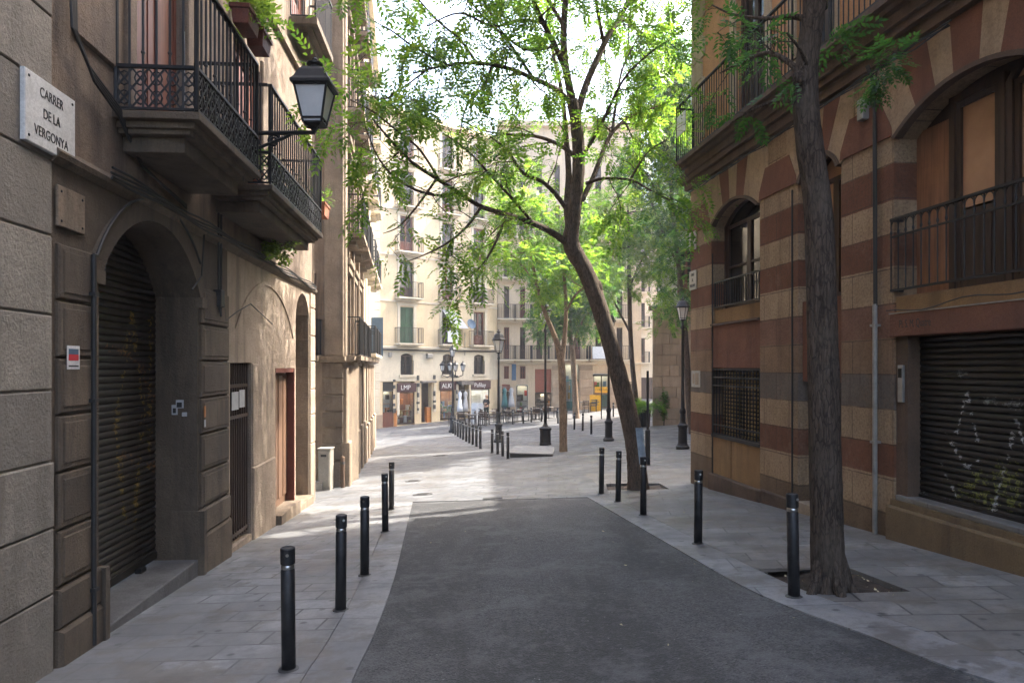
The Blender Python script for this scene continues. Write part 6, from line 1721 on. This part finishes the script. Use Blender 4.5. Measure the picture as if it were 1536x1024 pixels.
square_tree(800, 612, [[(800, 614, .25), (800, 560, .2), (798, 500, .18), (790, 430, .14), (780, 350, .1)], [(798, 500, .1), (812, 440, .08), (825, 380, .05)]],
    [(770, 330, 0, 55, 50, .6), (820, 300, 0, 60, 50, .6), (790, 260, 0, 60, 40, .5), (870, 310, 1, 50, 45, .6), (735, 360, -2, 35, 30, .4), (770, 410, 0, 45, 35, .5), (890, 250, 1, 45, 45, .5), (840, 215, 0, 60, 35, .5), (930, 230, 2, 45, 40, .5)],
    'hazy yellow green tree farthest back before the beige house', 3200, T_BIG, 'leaf_lime', 'bark_pale', .2, .0)

# ------------------------------------------------ small plants
def bush(parent, c, rx, ry, rz, n, tmpl, leaf, name='foliage', droop=0.0, s=1.0):
    A = []
    for _ in range(n):
        d = rv(1).normalized() * random.uniform(.2, 1) ** .6
        A.append((Vector(c) + Vector((d.x*rx, d.y*ry, d.z*rz)), d + rv(.5) + Vector((0, 0, .3 - droop))))
    return leaves(name, A, tmpl, MT[leaf], parent, .6 * s, 1.1 * s)
def wall_plant():
    u = LF.U(398); p = LF.w(u, -.16, LF.pix(398, 375)[1]); r = empty('wall_plant', p, 0, 'bright green plant sprouting from the wall moulding under the second balcony', 'plant')
    m = MB(); A = []
    for k in range(11):
        q = [p + Vector((-.14, 0, .18))]; d = Vector((random.uniform(.2, .7), random.uniform(-.8, .8), random.uniform(-.5, .6))).normalized()
        for j in range(5): d = (d + Vector((0, 0, -.22)) + rv(.1)).normalized(); q.append(q[-1] + d * .085); A.append((q[-1], d + rv(.8))); A.append((q[-1], d + rv(.8))); A.append((q[-1], d + rv(.7)))
        m.tube(q, [.006] * 5 + [.003], 4, False)
    m.build('stem', MT['leaf_dark'], r, Matrix.Identity(4)); leaves('foliage', A, leaf_template(2, .10, .075, .04), MT['leaf_lime'], r, .8, 1.2)
wall_plant()
def pot_box(name, fr, u, y, z, L, W, H, lab, mat, plant=True, n=90, s=1.0, leaf='leaf'):
    p = fr.w(u, y, z); r = empty(name, p, math.atan2(fr.s, fr.c), lab, 'planter'); M4 = WM[r]
    m = MB(); k = .84
    a = m.add([(-L/2*k, -W/2*k, 0), (L/2*k, -W/2*k, 0), (L/2*k, W/2*k, 0), (-L/2*k, W/2*k, 0), (-L/2, -W/2, H), (L/2, -W/2, H), (L/2, W/2, H), (-L/2, W/2, H)])
    for q in ((0,3,2,1),(0,1,5,4),(1,2,6,5),(2,3,7,6),(3,0,4,7),(4,5,6,7)): m.face([a + i for i in q])
    m.box(-L/2 - .012, L/2 + .012, -W/2 - .012, W/2 + .012, H - .045, H + .004)
    m.build('pot', MT[mat], r, M4, .006)
    if plant:
        A = []
        for _ in range(n):
            d = Vector((random.uniform(-1, 1) * L * .6, random.uniform(-1, 1) * W * .9, random.uniform(0, .3))); A.append((fr.w(u, y, z + H) + Vector((fr.c*d.x - fr.s*d.y, fr.s*d.x + fr.c*d.y, d.z)), rv(.6) + Vector((.3, 0, .5))))
        leaves('foliage', A, leaf_template(3, .14, .07, .035), MT[leaf], r, .7 * s, 1.2 * s)
u1 = LF.U(391, -.8)
pot_box('window_box', LF, 4.45, -.88, 3.6, .42, .19, .19, 'dark terracotta window box hung on the near end of the first balcony rail', 'terra_red', True, 120, 1.1, 'leaf_lime')
pot_box('window_box', LF, 4.95, -.88, 3.6, .36, .2, .2, 'second terracotta box hung farther along the first balcony rail', 'terra_red', True, 70, 1.0, 'leaf')
pot_box('flower_pot', LF, 6.3, -.42, 2.37, .25, .22, .22, 'small pot with weeds on the near end of the second balcony floor', 'terracotta', True, 40, .9, 'leaf')
pot_box('flower_pot', LF, 11.3, -.4, 3.05, .55, .22, .26, 'orange terracotta trough on the low ledge past the second balcony', 'terracotta', True, 25, .7, 'leaf')
def climber():
    p = gp(995, 642); u = SF.U(995); b = SF.w(u, -.12, SF.g(u)); r = empty('climbing_plant', b, 0, 'slim climbing plant trained up the sandstone house wall', 'plant')
    m = MB(); m.tube([b, b + Vector((.02, 0, .5)), b + Vector((.0, 0, 1.6))], [.03, .025, .01], 6); m.build('stem', MT['bark'], r, Matrix.Identity(4))
    bush(r, b + Vector((0, 0, 1.15)), .2, .16, .75, 260, leaf_template(2, .12, .09, .05), 'leaf_dark')
climber()
def planter_plant():
    p = gp(968, 640); r = [o for o in WM if o.name.startswith('planter')][0]
    A = []; m = MB(); c = p + Vector((0, 0, .95))
    for k in range(26):
        a = random.uniform(0, 6.28); d = Vector((math.cos(a), math.sin(a), random.uniform(.4, 1.6))).normalized(); q = [c]
        for j in range(6): d = (d + Vector((0, 0, -.2))).normalized(); q.append(q[-1] + d * .15); A += [(q[-1], d + rv(.5)) for _ in range(3)]
        m.tube(q, [.008] * 6 + [.003], 4, False)
    m.build('stem', MT['leaf_dark'], r, Matrix.Identity(4)); leaves('foliage', A, leaf_template(3, .2, .13, .04), MT['leaf'], r)
planter_plant()
def trough(fr, u, z, lab):
    pot_box('flower_pot', fr, u, -.35, z, .4, .2, .2, lab, 'terracotta', True, 30, 1.0, 'leaf')

# ================================================================== light, sky, camera
w = bpy.data.worlds.new('World'); SC.world = w; w.use_nodes = True
nt = w.node_tree; bg = nt.nodes['Background']; sky = nt.nodes.new('ShaderNodeTexSky'); sky.sky_type = 'NISHITA'; sky.sun_disc = False
SUN_AZ, SUN_EL = 61.0, 48.0                                 # azimuth from +Y towards +X
sky.sun_elevation = R(SUN_EL); sky.sun_rotation = R(SUN_AZ); sky.dust_density = 4.8; sky.air_density = .93; sky.ozone_density = .42; sky.altitude = 20
nt.links.new(sky.outputs[0], bg.inputs[0]); bg.inputs[1].default_value = .15
ld = bpy.data.lights.new('sun', 'SUN'); ld.energy = 2.1; ld.angle = R(.55); ld.color = (1, .95, .87)
lo = bpy.data.objects.new('sun', ld); COL.objects.link(lo)
d = Vector((math.sin(R(SUN_AZ)) * math.cos(R(SUN_EL)), math.cos(R(SUN_AZ)) * math.cos(R(SUN_EL)), math.sin(R(SUN_EL))))
lo.rotation_euler = d.to_track_quat('Z', 'Y').to_euler(); lo.location = d * 60
m = MB(); m.box(-75, 75, -40, 85, -5.2, 26); hz = m.build('haze', [])
hm = bpy.data.materials.new('haze'); hm.use_nodes = True; hn = hm.node_tree; hn.nodes.clear()
ho = hn.nodes.new('ShaderNodeOutputMaterial'); hv = hn.nodes.new('ShaderNodeVolumePrincipled')
hv.inputs['Color'].default_value = (.95, .96, 1, 1); hv.inputs['Density'].default_value = .0011; hv.inputs['Anisotropy'].default_value = .3
hn.links.new(hv.outputs[0], ho.inputs['Volume']); hz.data.materials.append(hm); tag(hz, kind='stuff')
cd = bpy.data.cameras.new('camera'); cam = bpy.data.objects.new('camera', cd); COL.objects.link(cam)
cd.sensor_fit = 'HORIZONTAL'; cd.sensor_width = 36.0; cd.lens = F / 1536 * 36; cd.shift_y = (HY - 512) / 1536
cd.clip_start = .05; cd.clip_end = 2000
cam.location = (0, 0, 0); cam.rotation_euler = (R(90), 0, 0)
SC.camera = cam
vs = SC.view_settings; vs.view_transform = 'Standard'; vs.look = 'None'; vs.exposure = 3.12; vs.gamma = 1
SC.cycles.max_bounces = 8; SC.cycles.diffuse_bounces = 5; SC.cycles.transparent_max_bounces = 12
SC.render.engine = 'CYCLES'

for o in list(WM):
    l = o.get('label')
    if l and not 4 <= len(l.split()) <= 16: print('LABEL', len(l.split()), o.name, l)
